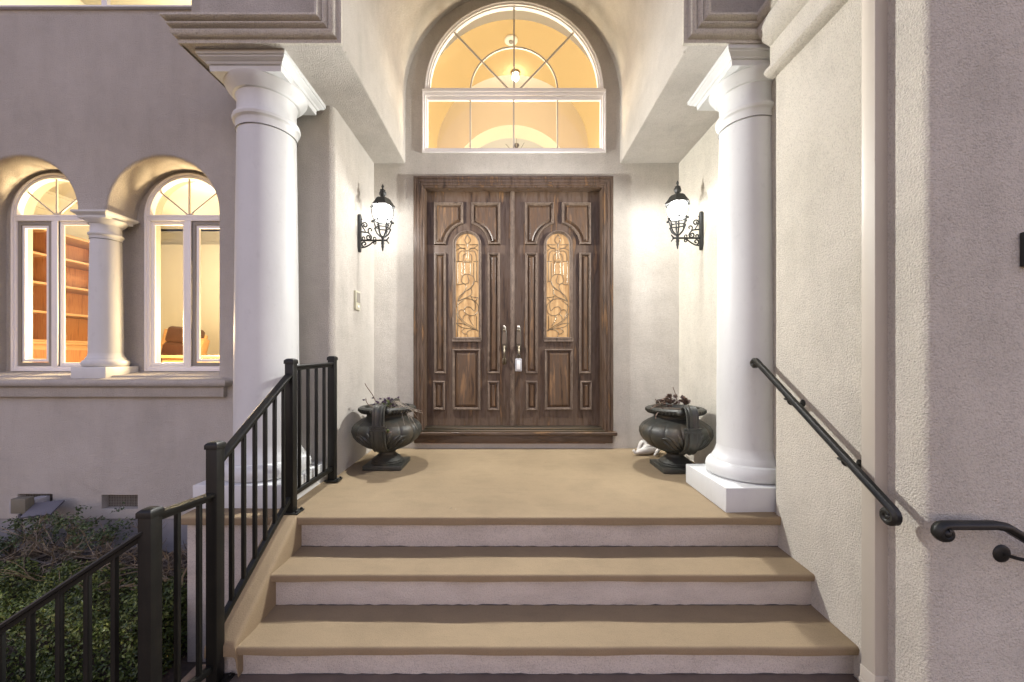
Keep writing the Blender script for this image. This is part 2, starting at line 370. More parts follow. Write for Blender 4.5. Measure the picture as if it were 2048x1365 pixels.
# cornice mouldings (t = up from the lower edge, p = projection)
PR = [(0, -.012), (0, .008), (.014, .010), (.018, .003), (.025, .005), (.031, .020), (.045, .034), (.062, .038), (.073, .031), (.077, .022), (.084, .040), (.094, .051), (.103, .050), (.108, .040), (.114, .058), (.128, .071), (.142, .069), (.150, .055), (.152, .01), (.153, -.075)]
mb = MB(); xa = -2.10
mb.loft([[(xa-p, YW+.005, ZS+t) for t, p in PR], [(xa-p, YF-p, ZS+t) for t, p in PR], [(-1.068-t, YF-p, ZS+t) for t, p in PR], [(-1.068-t, YF-p, 6.4) for t, p in PR]])
mb.build('left_cornice', M['stucco_rough'], house, smooth=40)
mb = MB()
mb.loft([[(1.112+t, YF-p, 6.4) for t, p in PR], [(1.112+t, YF-p, ZS+t) for t, p in PR], [(XS+.02, YF-p, ZS+t) for t, p in PR]])
mb.build('right_cornice', M['stucco_rough'], house, smooth=40)
PR2 = [(2.695, 0), (2.70, .03), (2.708, .048), (2.722, .060), (2.740, .060), (2.756, .048), (2.764, .032), (2.768, .022), (2.90, .022), (2.905, .034), (2.925, .065), (2.95, .085), (2.975, .098), (3.0, .102), (3.02, .10), (3.03, .085), (3.034, .10), (3.06, .12), (3.09, .12), (3.12, .10), (3.13, 0)]
mb = MB(); mb.loft([[(XS-p, 2.455, z) for z, p in PR2], [(XS-p, YC+.02, z) for z, p in PR2]], cap=True)
mb.build('side_wall_cornice', M['stucco_rough'], house, smooth=40)

# --- columns
def column(cx, cy, plinth, cap, rs, zt, zb0, ph, wood=None, name='column', label=None, seam=True):
    col = MB()
    # plinth
    x0, x1, y0, y1 = plinth
    col.box(x0, x1, y0, y1, zb0, ph)
    root = col.build(name, M['white'], house, bevel=.006)
    if label: root['label'] = label
    k = rs/.187
    b = MB(); B = [(0, ph), (rs*1.30, ph), (rs*1.40, ph+.012*k), (rs*1.445, ph+.035*k), (rs*1.45, ph+.055*k), (rs*1.42, ph+.08*k), (rs*1.34, ph+.100*k), (rs*1.24, ph+.108*k), (rs*1.23, ph+.112*k), (rs*1.22, ph+.125*k), (rs*1.15, ph+.145*k), (rs*1.09, ph+.17*k), (rs*1.055, ph+.20*k), (rs*1.05, ph+.21*k)]
    b.lathe(B, (cx, cy, 0), 64); b.build('base_torus', M['white'], root, smooth=30)
    zc = zt-.40*k
    s = MB(); pr = []
    for i in range(13):
        t = i/12; pr.append((rs*(1.05-.10*t**1.6), ph+.205*k+(zc-ph-.205*k)*t))
    s.lathe(pr, (cx, cy, 0), 64); s.build('shaft', M['white'], root, smooth=30)
    c = MB(); q = rs*.94
    C = [(q, zc+.003), (q*1.045, zc+.004), (q*1.05, zc+.05*k), (q*1.07, zc+.056*k), (q*1.14, zc+.064*k), (q*1.165, zc+.08*k), (q*1.14, zc+.096*k), (q*1.06, zc+.103*k), (q*1.03, zc+.106*k), (q*1.02, zc+.11*k), (q*1.01, zc+.205*k), (q*1.05, zc+.222*k), (q*1.06, zc+.232*k), (q*1.14, zc+.236*k), (q*1.20, zc+.25*k), (q*1.33, zc+.275*k), (q*1.40, zc+.295*k), (q*1.42, zc+.305*k), (0, zc+.306*k)]
    c.lathe(C, (cx, cy, 0), 64); c.build('capital', M['white'], root, smooth=30)
    a = MB(); x0, x1, y0, y1 = cap; L = []
    for (o, z) in ((.052, .30), (.050, .335), (.040, .339), (.034, .350), (.014, .362), (.010, .366), (.010, .372), (.0, .377), (.0, .41)):
        o *= k; z = zc+z*k if z < .4 else zt
        L.append([(x0+o, y0+o, z), (x1-o, y0+o, z), (x1-o, y1-o, z), (x0+o, y1-o, z)])
    a.loft(L, closed=True, cap=True); a.build('abacus', M['white'], root, smooth=20)
    g = MB(); g.tube([(cx+(q*1.046)*math.cos(R(5*i)), cy+(q*1.046)*math.sin(R(5*i)), zc+.004) for i in range(73)], .0014*max(k, .7), 4, cap=False); g.build('neck_seam', M['seam'], root)
    return root
column(-1.746, 2.82, (-2.046, -1.446, 2.52, 3.098), (-2.036, -1.456, 2.53, 3.11), .195, ZS-.001, -.06, .118, label='left white porch column behind the black railing')
column(1.690, 2.77, (1.372, 1.98, 2.466, 3.03), (1.40, 1.98, 2.49, 3.06), .183, ZS-.001, -.06, .118, label='right white porch column against the stair wall')
column(-3.300, 3.195, (-3.44, -3.165, 3.058, 3.335), (-3.44, -3.16, 3.055, 3.335), .0985, 2.102, .765, .868, name='column', label='small white column between the arched windows')

# --- windows
def bar2(mb, a, b, w, y0, y1):   # flat bar between two (x,z) points
    a = Vector(a); b = Vector(b); d = (b-a).normalized(); n = Vector((-d.y, d.x))*(w/2)
    P = [a+n, a-n, b-n, b+n]
    mb.loft([[(p.x, y0, p.y) for p in P], [(p.x, y1, p.y) for p in P]], closed=True, cap=True)
def frame_ring(mb, poly, prof, y):   # prof: (inset, dy)
    mb.loft([[(p[0], y+d, p[1]) for p in offset_poly(poly, o)] for o, d in prof], closed=True)
def arched_window(cx, z0, zs, hw, screen_right):
    y = WY+.0
    f = MB(); poly = winshape(cx, z0, zs, hw)
    frame_ring(f, poly, [(0, .03), (0, -.018), (.018, -.018), (.020, -.010), (.040, -.010), (.042, .0), (.048, .03)], y)
    o = f.build('window', M['whiteframe'], house, smooth=30)
    o['label'] = 'arched window right of the small column' if screen_right else 'arched window left of the small column'
    zt = zs-.012
    m = MB(); m.box(cx-hw+.01, cx+hw-.01, y-.012, y+.028, zt-.030, zt+.022); m.box(cx-hw+.012, cx+hw-.012, y-.016, y+.02, zt+.004, zt+.014)
    m.build('transom_bar', M['whiteframe'], o, bevel=.002)
    m = MB(); m.box(cx-.030, cx+.030, y-.008, y+.028, z0+.03, zt-.028); m.box(cx-.004, cx+.030, y-.014, y+.02, z0+.032, zt-.03); m.build('mullion', M['whiteframe'], o, bevel=.002)
    m = MB()
    for a in (42, 90, 138): bar2(m, (cx, zt+.02), (cx+(hw-.03)*math.cos(R(a)), zt+.0+(hw-.03)*math.sin(R(a))), .011, y+.004, y+.016)
    m.build('muntin', M['muntin'], o)
    x0, x1 = (cx+.032, cx+hw-.04) if screen_right else (cx-hw+.04, cx-.032)
    m = MB(); P = [(x0, z0+.045), (x1, z0+.045), (x1, zt-.032), (x0, zt-.032)]
    frame_ring(m, P, [(0, .016), (0, -.001), (.028, -.001), (.030, .016)], y); m.build('screen_frame', M['frame_grey'], o)
    m = MB(); P = [(x0+.032, z0+.08), (x1-.032, z0+.08), (x1-.032, zt-.065), (x0+.032, zt-.065)]
    frame_ring(m, P, [(0, .018), (0, .006), (.022, .006), (.024, .022)], y); 
    x0, x1 = (cx-hw+.04, cx-.032) if screen_right else (cx+.032, cx+hw-.04)
    P = [(x0, z0+.045), (x1, z0+.045), (x1, zt-.032), (x0, zt-.032)]
    frame_ring(m, P, [(0, .016), (0, .002), (.012, .002), (.026, .012), (.028, .02)], y); m.build('sash', M['whiteframe'], o)
    m = MB(); m.plate(offset_poly(poly, .03), [], lambda a, b: (a, y+.022, b)); m.build('pane', M['glass'], o, smooth=0)
arched_window(*WINS[0], True); arched_window(*WINS[1], False)
# upper left window
f = MB(); P = [(-5.05, 3.812), (-2.50, 3.812), (-2.50, 4.95), (-5.05, 4.95)]
frame_ring(f, P, [(0, .02), (0, -.03), (.012, -.03), (.014, -.015), (.024, -.015), (.026, .02)], YW+.118)
o = f.build('window', M['whiteframe'], house); o['label'] = 'wide upper window above the left facade'
m = MB(); m.box(-3.345, -3.30, YW+.10, YW+.13, 3.832, 4.93); m.build('mullion', M['whiteframe'], o)
m = MB(); m.plate(offset_poly(P, .02), [], lambda a, b: (a, YW+.135, b)); m.build('pane', M['glass'], o)
# transom window over the door
f = MB(); prof = [(0, .05), (0, -.022), (.012, -.024), (.016, -.016), (.034, -.016), (.038, -.004), (.050, -.004), (.054, .03)]
frame_ring(f, trans, prof, YD)
o = f.build('transom_window', M['whiteframe'], house, smooth=30)
m = MB(); m.box(WX-.93, WX+.93, YD-.014, YD+.035, 3.640, 3.715); m.box(WX-.945, WX+.945, YD-.028, YD+.03, 3.668, 3.696)
m.box(WX-.90, WX+.90, YD+.004, YD+.034, 3.602, 3.642); m.build('transom_bar', M['whiteframe'], o, bevel=.003)
m = MB(); yy = (YD+.006, YD+.02)
bar2(m, (WX, 3.71), (WX, 4.56), .016, *yy)
for a in (45, 135): bar2(m, (WX+.06*math.cos(R(a)), 3.70), (WX+.88*math.cos(R(a)), 3.686+.88*math.sin(R(a))), .016, *yy)
A = arc(WX, 3.70, .450, 0, 180, 30)
for i in range(30): bar2(m, A[i], A[i+1], .015, YD+.004, YD+.021)
for u in (940.5, 1027.5, 1115): x = (u-1018)*YD/F; bar2(m, (x, 3.10), (x, 3.61), .015, *yy)
m.build('muntin', M['muntin'], o, weld=False)
m = MB(); m.plate(offset_poly(trans, .03), [], lambda a, b: (a, YD+.026, b)); m.build('pane', M['glass'], o, smooth=0)

# --- rooms behind the windows (parts of the house)
mb = MB()      # study
x0, x1, y0, y1, z0, z1 = -6.0, -1.62, WY+.07, 6.6, .2, 3.05
mb.face([(x0, y1, z0), (x1, y1, z0), (x1, y1, z1), (x0, y1, z1)]); mb.face([(x0, y0, z0), (x0, y1, z0), (x0, y1, z1), (x0, y0, z1)])
mb.face([(x1, y0, z0), (x1, y1, z0), (x1, y1, z1), (x1, y0, z1)])
mb.plate([(x0, z0), (x1, z0), (x1, z1), (x0, z1)], [offset_poly(winshape(*w), .01) for w in WINS], lambda a, b: (a, y0, b))
mb.build('study_wall', M['cream'], house, smooth=0)
mb = MB(); mb.face([(x0, y0, z1), (x1, y0, z1), (x1, y1, z1), (x0, y1, z1)])
cp = [(0, -.20), (.02, -.20), (.03, -.16), (.06, -.12), (.12, -.07), (.15, -.03), (.17, -.03), (.17, 0)]
mb.loft([[(x0, y1-a, z1+b) for a, b in cp], [(x1-a, y1-a, z1+b) for a, b in cp], [(x1-a, y0, z1+b) for a, b in cp]])
mb.loft([[(x0+a, y0, z1+b) for a, b in cp], [(x0+a, y1-a, z1+b) for a, b in cp], [(x1, y1-a, z1+b) for a, b in cp]])
mb.box(-3.2, -2.9, y0, y1-.2, 2.82, 3.04); mb.build('study_ceiling', M['cream'], house)
mb = MB(); mb.face([(x0, y0, z0), (x1, y0, z0), (x1, y1, z0), (x0, y1, z0)]); mb.build('study_floor', M['roomfloor'], house)
mb = MB()      # deep white casings round the inside of the study windows
for w in WINS:
    P = winshape(*w); mb.loft([[(p[0], y, p[1]) for p in offset_poly(P, o_)] for o_, y in ((.01, WY+.03), (.01, WY+.13), (-.07, WY+.13), (-.07, WY+.075))], closed=True)
mb.build('window_casing', M['casing'], house)
mb = MB(); mb.plate([(-5.6, 3.4), (-2.2, 3.4), (-2.2, 5.6), (-5.6, 5.6)], [], lambda a, b: (a, 5.2, b)); 
for (a, b) in (((-5.6, 3.3), (-5.6, 5.2)), ((-2.2, 3.3), (-2.2, 5.2))): mb.face([(a[0], a[1], 3.4), (b[0], b[1], 3.4), (b[0], b[1], 5.6), (a[0], a[1], 5.6)])
mb.face([(-5.6, 3.3, 5.6), (-2.2, 3.3, 5.6), (-2.2, 5.2, 5.6), (-5.6, 5.2, 5.6)]); mb.face([(-5.6, 3.3, 3.4), (-2.2, 3.3, 3.4), (-2.2, 5.2, 3.4), (-5.6, 5.2, 3.4)])
mb.build('upstairs_wall', M['cream'], house, smooth=0)
# foyer: nested arches
FR, FZ = 1.10, 3.93
def archwall(y, name, m, xw=2.2, r=FR, zc=FZ):
    a = MB(); hole = [(WX+r, .3)]+arc(WX, zc, r, 0, 180, 40)+[(WX-r, .3)]
    a.plate([(WX-xw, .2), (WX-r, .2)]+list(reversed(hole))[1:] + [(WX+r, .2), (WX+xw, .2), (WX+xw, 5.3), (WX-xw, 5.3)], [], lambda p, q: (p, y, q))
    return a.build(name, m, house, smooth=0)
archwall(4.72, 'foyer_arch_wall', M['roomwhite'])
a = MB(); hp = [(WX+FR, .3)]+arc(WX, FZ, FR, 0, 180, 40)+[(WX-FR, .3)]
a.loft([[(p[0], y, p[1]) for p in hp] for y in (4.72, 5.65)]); a.build('foyer_vault', M['tanroom'], house, smooth=50)
archwall(5.651, 'foyer_arch_wall', M['peach'], xw=3)
archwall(6.60, 'hall_arch_wall', M['peach'], xw=3, r=1.05, zc=3.82)
hp = [(WX+1.05, .3)]+arc(WX, 3.82, 1.05, 0, 180, 40)+[(WX-1.05, .3)]
a = MB(); a.loft([[(p[0], y, p[1]) for p in hp] for y in (6.60, 7.0)]); a.build('hall_vault', M['peach'], house, smooth=50)
a = MB(); a.box(WX-3, WX+3, 9.0, 9.1, .2, 5.3); a.build('hall_wall', M['cream'], house)
a = MB(); a.box(WX-3, WX+3, 4.2, 9.0, 5.3, 5.4)
for s in (-1, 1): a.box(WX+s*3-.05, WX+s*3+.05, 5.65, 9, .2, 5.3); a.box(WX+s*2.2-.05, WX+s*2.2+.05, 4.1, 5.65, .2, 5.3)
a.build('hall_ceiling', M['roomwhite'], house)
a = MB(); a.box(WX-3, WX+3, 4.3, 9.0, .1, .2); a.build('hall_floor', M['roomfloor'], house)
# --- front door
fr = MB()     # moulded casing
P = [(DX-1.025, .18), (DX+1.025, .18), (DX+1.025, 2.80), (DX-1.025, 2.80)]
cp = [(0, .02), (0, -.028), (.008, -.034), (.024, -.034), (.028, -.026), (.034, -.026), (.038, -.032), (.058, -.030), (.062, -.022), (.068, -.022), (.072, -.026), (.088, -.024), (.094, -.012), (.108, -.012), (.112, .02), (.112, .13)]
frame = []
for o_, d in cp:
    Q = offset_poly(P, o_); frame.append([(DX-1.025+o_, YD+d, .18), (DX-1.025+o_, YD+d, 2.80-o_), (DX+1.025-o_, YD+d, 2.80-o_), (DX+1.025-o_, YD+d, .18)])
fr.loft(frame)
door = fr.build('front_door', M['wood_v'], house, smooth=20); door['label'] = 'weathered brown double entrance door with oval topped glass'
DY = 4.125; SX = F/DY
def c5(X, Y): return ((800+X/2.354-1018)/SX, .95-(340+Y/2.354-713)/SX)
sx = c5(530, 0)[0]
zT = c5(0, 80)[1]; zB = c5(0, 1203)[1]
xl = DX-.93; xr = DX+.93
def emboss(mb, poly, prof, y):
    loops = [[(p[0], y-h, p[1]) for p in offset_poly(poly, o_)] for o_, h in prof]
    mb.loft(loops, closed=True); mb.plate(offset_poly(poly, prof[-1][0]), [], lambda a, b: (a, y-prof[-1][1], b))
MOULD = [(-.001, -.004), (0, .018), (.004, .027), (.010, .028), (.014, .018), (.018, .019), (.022, .012), (.026, .001)]
FIELD = [(.025, -.002), (.031, .001), (.036, .003), (.052, .016), (.055, .018)]
def ccw(P):
    a = sum(P[i-1][0]*P[i][1]-P[i][0]*P[i-1][1] for i in range(len(P))); return P if a > 0 else list(reversed(P))
def leaf(mirror):
    mx = (lambda X: 1060-X) if mirror else (lambda X: X)
    q = lambda X, Y: c5(mx(X), Y)
    b = MB(); xa, xb = (sx, xr) if mirror else (xl, sx)
    # glass outline
    gl = ccw([q(262, 792), q(370, 792)]+[q(316+54*math.cos(R(a)), 352-54*math.sin(R(a))) for a in range(0, 181, 8)])
    b.prism([(xa+.002, zB), (xb-.002, zB), (xb-.002, zT), (xa+.002, zT)], lambda a, c: (a, DY, c), lambda a, c: (a, DY+.045, c), [gl])
    o = b.build('door_leaf', M['wood_v'], door, smooth=0)
    rects = [(162, 392, 217, 958), (413, 392, 470, 958), (248, 843, 378, 1128), (158, 993, 212, 1128), (413, 993, 467, 1130)]
    polys = [[q(a, d), q(c, d), q(c, b_), q(a, b_)] for a, b_, c, d in rects]
    rA = 100
    aA = [R(x) for x in (0, 8, 16, 24, 32, 40, 48, 56, 64, 72)]
    right = [(316+rA*math.cos(a), 352-rA*math.sin(a)) for a in aA if 316+rA*math.cos(a) > 340]
    lastx = right[-1][0]; ylast = 352-math.sqrt(rA**2-(337-316)**2)
    polys.append([q(472, 352), q(472, 155), q(337, 155), q(337, ylast)]+[q(*p) for p in reversed(right)])
    left = [(632-p[0], p[1]) for p in right]
    polys.append([q(162, 352), q(162, 155), q(298, 155), q(298, 352-math.sqrt(rA**2-(316-298)**2))]+[q(*p) for p in reversed([l for l in left if l[0] < 296])])
    m = MB(); fl = MB()
    for P in polys:
        P = ccw(P); m.loft([[(p[0], DY-h, p[1]) for p in offset_poly(P, o_)] for o_, h in MOULD], closed=True)
        if min(abs(max(p[0] for p in P)-min(p[0] for p in P)), 9) < .15:
            emboss(fl, P, [(.026, -.002), (.030, .001), (.036, .005), (.046, .016), (.048, .017)], DY)
        else: emboss(fl, P, FIELD, DY)
    # glass surround
    go = ccw([q(248, 800), q(384, 800)]+[q(316+67*math.cos(R(a)), 352-66*math.sin(R(a))) for a in range(0, 181, 8)])
    m.loft([[(p[0], DY-h, p[1]) for p in offset_poly(go, o_)] for o_, h in [(0, -.004), (0, .016), (.005, .026), (.011, .026), (.015, .014), (.020, .015), (.026, .003), (.0305, -.002)]], closed=True)
    a, c = q(246, 792), q(382, 808); m.box(min(a[0], c[0]), max(a[0], c[0]), DY-.026, DY-.001, c[1], a[1])
    m.build('panel_moulding', M['wood_m'], door, smooth=25, weld=True)
    fl.build('raised_panel', M['wood_f'], door, smooth=25)
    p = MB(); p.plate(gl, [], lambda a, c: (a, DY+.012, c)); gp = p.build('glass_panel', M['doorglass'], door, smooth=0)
    # lead came, traced in crop pixels (left leaf), mirrored for the right one
    def cc(X, Y):
        u = 880+X/4.266; v = 440+Y/4.266
        if mirror: u = (800+1060/2.354)*1 - (u-800)
        x = (u-1018)/SX; z = .95-(v-713)/SX; return Vector((x, DY+.008, z))
    came = MB()
    C = [[(232, 120), (210, 170), (228, 205), (232, 240)], [(232, 125), (258, 170), (236, 205), (232, 240)],
         [(140, 208), (215, 210)], [(250, 210), (322, 208)], [(145, 205), (175, 235), (215, 238)], [(322, 208), (290, 235), (250, 238)],
         [(138, 262), (170, 240), (205, 245), (232, 262), (262, 245), (292, 240), (325, 265)],
         [(155, 350), (158, 290), (180, 262), (215, 265)], [(308, 350), (304, 290), (284, 262), (248, 265)],
         [(137, 352), (190, 352)], [(285, 352), (326, 352)], [(222, 262), (222, 330)], [(242, 262), (242, 330)],
         [(195, 345), (197, 300), (215, 285)], [(268, 345), (266, 300), (250, 285)],
         [(150, 352), (150, 540)], [(310, 352), (310, 520)], [(185, 365), (185, 470)], [(210, 365), (210, 460)], [(258, 365), (258, 460)], [(284, 365), (284, 480)],
         [(240, 540), (245, 515), (238, 490), (232, 470)],
         [(180, 520), (190, 480), (215, 462), (245, 462), (275, 475), (290, 505), (285, 545), (255, 580), (215, 610), (180, 650), (150, 695)],
         [(180, 520), (205, 545), (235, 540)], [(137, 552), (175, 548), (205, 540), (222, 570), (205, 610), (165, 650), (150, 690)],
         [(290, 520), (325, 528)], [(290, 520), (270, 570), (235, 600)], [(265, 580), (270, 620), (245, 650), (205, 668), (165, 685)],
         [(325, 660), (290, 658), (262, 650)], [(262, 650), (290, 690), (325, 660)], [(150, 695), (215, 670), (275, 680), (320, 720), (326, 770), (300, 805), (265, 815), (225, 800), (205, 770), (225, 740), (262, 745)],
         [(137, 740), (175, 700), (200, 685)], [(262, 745), (290, 775), (300, 740), (295, 700), (275, 682)],
         [(137, 795), (165, 840), (215, 890), (270, 920), (326, 948)], [(205, 770), (175, 765), (160, 790), (170, 830), (215, 875), (265, 905), (322, 942)],
         [(265, 815), (245, 830), (262, 870), (285, 905)], [(225, 800), (200, 820), (195, 850)],
         [(137, 880), (165, 905), (205, 920), (250, 925), (300, 935)], [(137, 880), (185, 882), (215, 895)],
         [(205, 925), (185, 950), (205, 970), (228, 975), (238, 1008)], [(300, 935), (262, 938), (235, 950), (225, 975)],
         [(150, 700), (150, 1008)], [(310, 820), (310, 930)]]
    for c in C:
        came.tube(catmull([cc(*p) for p in c], 5), .0034, 5)
    for i in range(5): 
        k = [cc(205+14*i+7*math.cos(R(a)), 354+8*math.sin(R(a))) for a in range(0, 361, 45)]; came.tube(k, .002, 5)
    came.build('lead_came', M['came'], door, weld=False)
leaf(False); leaf(True)
a = MB(); a.box(sx-.024, sx+.020, DY-.022, DY-.0005, zB, zT-.002); a.box(sx-.012, sx+.008, DY-.028, DY-.021, zB, zT-.004); a.build('astragal', M['wood_m'], door, bevel=.004)
a = MB(); a.box(xl-.03, xr+.03, DY-.005, DY+.05, zT, zT+.06); a.box(xl-.04, xl, DY-.012, DY+.05, zB, zT); a.box(xr, xr+.04, DY-.012, DY+.05, zB, zT); a.build('door_stop', M['wood_h'], door)
a = MB(); a.box(xl-.01, xr+.01, 4.02, DY+.05, zB-.022, zB-.003); a.box(xl-.01, xr+.01, 3.99, 4.03, zB-.042, zB-.024)
for i in range(9): x = xl+.1+i*.21; a.ball((x, DY-.02, zB-.002), .004)
a.build('threshold', M['brass'], door, bevel=.004)
a = MB(); a.box(DX-1.03, DX+1.06, 3.965, 4.06, .142, .178); a.box(DX-1.02, DX+1.02, 3.992, 4.05, .06, .1425); a.build('door_sill', M['wood_h'], door, bevel=.008, bseg=3)
def handle(u0):
    x = (u0-1018)/(F/4.09); o = MB(); z = lambda v: .95-(v-713)/(F/4.09)
    pts = []
    for t in range(0, 361, 15):
        a_ = R(t); w = .030; h = (z(650)-z(704))/2; zc = (z(650)+z(704))/2
        pts.append((x+w*math.sin(a_)*(1-.15*math.cos(a_)*1), zc+h*math.cos(a_)*(1 if abs(math.sin(a_)) > .3 else 1)))
    pts = pts[:-1]; loops = [[(p[0], DY-h, p[1]) for p in offset_poly(ccw(pts), o_)] for o_, h in ((0, .0), (0, .008), (.006, .012), (.008, .010))]
    o.loft(loops, closed=True); o.plate(offset_poly(ccw(pts), .008), [], lambda a, b: (a, DY-.010, b))
    hd = o.build('door_handle', M['nickel'], door, smooth=40); 
    k = MB(); k.ball((x, DY-.018, z(660)), .013, (1, .6, 1)); k.build('keyhole', M['brass'], door)
    k = MB(); k.box(x-.012, x+.012, DY-.075, DY-.01, z(689), z(686))
    k.build('thumb_latch', M['nickel'], door, smooth=50, weld=False)
    k = MB(); k.tube(catmull([(x, DY-.008, z(694)), (x, DY-.040, z(692)), (x, DY-.062, z(700)), (x, DY-.068, z(710)), (x, DY-.050, z(720)), (x, DY-.014, z(726))], 6), [.008, .008, .009]+[.009, .010, .011, .012, .013, .012, .011, .010]*3+[.009]*4, 10)
    k.build('grip', M['brass'], door, smooth=50)
    k = MB(); k.ball((x, DY-.008, z(722)), .026, (1, .4, 1.5), 18); k.build('lower_rosette', M['brass'], door)
handle(1008.5); handle(1037.5)

# ============================================================ STEPS
steps = thing('entry_steps', (0, 2.4, -.585), 'tan coated entry landing with steps down between the railing and side wall', 'steps')
XI = -1.30
def slab(name, x0, x1, yf, yb, zf, zb, th, p=steps, m='tan'):
    s = MB(); r = .013
    pr = [(yb, zb), (yf+r, zf)]+[(yf+r-r*math.sin(R(a)), zf-r+r*math.cos(R(a))) for a in (22, 45, 67, 90)]+[(yf+.004, zf-th+.004), (yf+.010, zf-th), (yb, zf-th)]
    n = max(2, int((x1-x0)/.06)); L = []
    for i in range(n+1):
        x = x0+(x1-x0)*i/n; w = .0035*math.sin(x*5.1+yf*7)+.002*math.sin(x*13+zf*9)
        L.append([(x, y-(w if y < yf+.1 else 0), z+(w*.5 if y < yf+.1 and z > zf-th+.02 else 0)) for y, z in pr])
    s.loft(L, closed=True, cap=True); return s.build(name, M[m], p, smooth=40)
slab('landing', -2.03, XS+.01, 2.386, 4.03, -.035, 0.001, .050)
slab('tread', XI-.01, XS+.01, 2.12, 2.46, -.238, -.224, .042)
slab('tread', XI-.01, XS+.01, 1.853, 2.19, -.433, -.417, .044)
for (y, z0, z1) in ((2.416, -.26, -.086), (2.150, -.46, -.281), (1.885, -.70, -.478)):
    s = MB(); s.box(XI-.01 if y > 1.9 else -1.44, XS+.01, y, y+.12, z0, z1); s.build('riser', M['stucco_riser'], steps, bevel=.01)
jr = random.Random(5)
for (y, z, xa_) in ((2.4145, -.226, XI), (2.1485, -.419, XI), (1.8835, -.584, -1.35)):
    s = MB(); n_ = 90; s.tube([(xa_+(XS-xa_)*i/n_, y+jr.uniform(-.002, .001), z+jr.uniform(-.002, .003)) for i in range(n_+1)], [jr.uniform(.0008, .0045) for i in range(n_+1)], 5); s.build('joint_gap', M['seam'], steps, weld=False)
s = MB(); s.box(-2.0, -1.30, 2.42, 3.08, -.95, -.0851); s.box(-1.43, -1.301, 1.90, 2.42, -.95, -.50); s.build('side_wall', M['stucco_riser'], steps, bevel=.008)
# sloping curb under the railing
s = MB(); cpf = [(2.46, -.031), (2.386, -.030), (1.865, -.405), (1.850, -.425), (1.850, -.476), (2.46, -.476)]
s.loft([[(x, y, z+dz*(y < 2.44)) for y, z in cpf] for x, dz in ((-1.446, -.012), (-1.440, -.003), (-1.43, 0), (-1.318, 0), (-1.306, -.004), (-1.300, -.012), (-1.296, -.03), (-1.285, -.10))], closed=True, cap=True)
s.build('curb', M['tan'], steps, smooth=40)

m = MB(); lr = random.Random(9)
for i in range(26):
    x = lr.uniform(-1.2, 1.5); y = lr.choice([lr.uniform(2.45, 4.0), lr.uniform(3.9, 4.0), 2.52+lr.gauss(0, .03)]); 
    if y < 2.6: x = -.37+lr.gauss(0, .02)
    z = -.035*(4.03-y)/1.644+.003; a = lr.uniform(0, 6.28); q = lr.uniform(.003, .008); d = Vector((math.cos(a), math.sin(a), .1))*q; e = Vector((-math.sin(a), math.cos(a), .2))*q*.5; c = Vector((x, y, z))
    m.face([c-d, c-e+Vector((0, 0, .002)), c+d, c+e+Vector((0, 0, .002))])
tag(m.build('leaf_litter', M['twig'], smooth=0, weld=False), 'scattered bits of dry leaf on the tan landing', 'leaf litter', kind='stuff')
# ============================================================ RAILINGS
def post(root, x, y, z0, z1, w=.052, foot=True):
    p = MB(); p.box(x-w/2, x+w/2, y-w/2, y+w/2, z0, z1-.012); o = p.build('post', M['iron'], root, bevel=.003)
    c = MB(); h = w/2+.004
    c.loft([[(x+sx_*a, y+sy*a, z) for sx_, sy in ((-1, -1), (1, -1), (1, 1), (-1, 1))] for a, z in ((h, z1-.034), (h, z1-.014), (h-.004, z1-.008), (h-.012, z1-.002), (h-.018, z1))], closed=True, cap=True)
    c.build('post_cap', M['iron'], o, smooth=50)
    if foot:
        f = MB(); f.box(x-.045, x+.062, y-.045, y+.045, z0, z0+.010)
        for a in (-1, 1): f.lathe([(.009, 0), (.009, .010), (.005, .014)], (x+.050, y+a*.028, z0+.010), 8)
        f.build('foot_plate', M['iron'], o, bevel=.002)
def balusters(root, A, B, zt0, zt1, zb0, zb1, ts, w=.018):
    for t in ts:
        x = A[0]+(B[0]-A[0])*t; y = A[1]+(B[1]-A[1])*t
        m = MB(); m.box(x-w/2, x+w/2, y-w/2, y+w/2, zb0+(zb1-zb0)*t+.004, zt0+(zt1-zt0)*t-.008); m.build('baluster', M['iron'], root, bevel=.0015)
def toprail(root, a, b):
    a = Vector(a); b = Vector(b); d = (b-a).normalized(); up = Vector((0, 0, 1)); r = d.cross(up).normalized(); u = r.cross(d)
    P = [(-.010, -.034), (.010, -.034), (.010, -.018), (.024, -.014), (.024, -.004), (.018, 0), (-.018, 0), (-.024, -.004), (-.024, -.014), (-.010, -.018)]
    m = MB(); m.loft([[p+r*i+u*j for i, j in P] for p in (a, b)], closed=True, cap=True); m.build('top_rail', M['iron'], root, smooth=20)
def botrail(root, a, b):
    m = MB(); m.bar(a, b, .026, .030); m.build('bottom_rail', M['iron'], root, bevel=.002)
PA, PB, PC, PD = (-1.372, 3.03), (-1.372, 2.455), (-1.382, 1.835), (-1.44, 1.565)
rl = thing('stair_railing', (-1.38, 2.4, -.03), 'black metal railing with square posts stepping down the left of the steps', 'railing')
post(rl, *PA, -.013, .955); post(rl, *PB, -.032, .938); post(rl, *PC, -.585, .552); post(rl, *PD, -.60, .345, w=.053, foot=False)
toprail(rl, (PA[0], PA[1], .905), (PB[0], PB[1]+.02, .895)); botrail(rl, (PA[0], PA[1], .085), (PB[0], PB[1]+.02, .078))
balusters(rl, PB, PA, .895, .905, .078, .085, [.17, .36, .56, .76])
toprail(rl, (PB[0], PB[1], .86), (PC[0], PC[1], .455)); botrail(rl, (PB[0], PB[1], .075), (PC[0], PC[1], -.345))
balusters(rl, PB, PC, .86, .455, .075, -.345, [.13, .27, .41, .55, .69, .83])
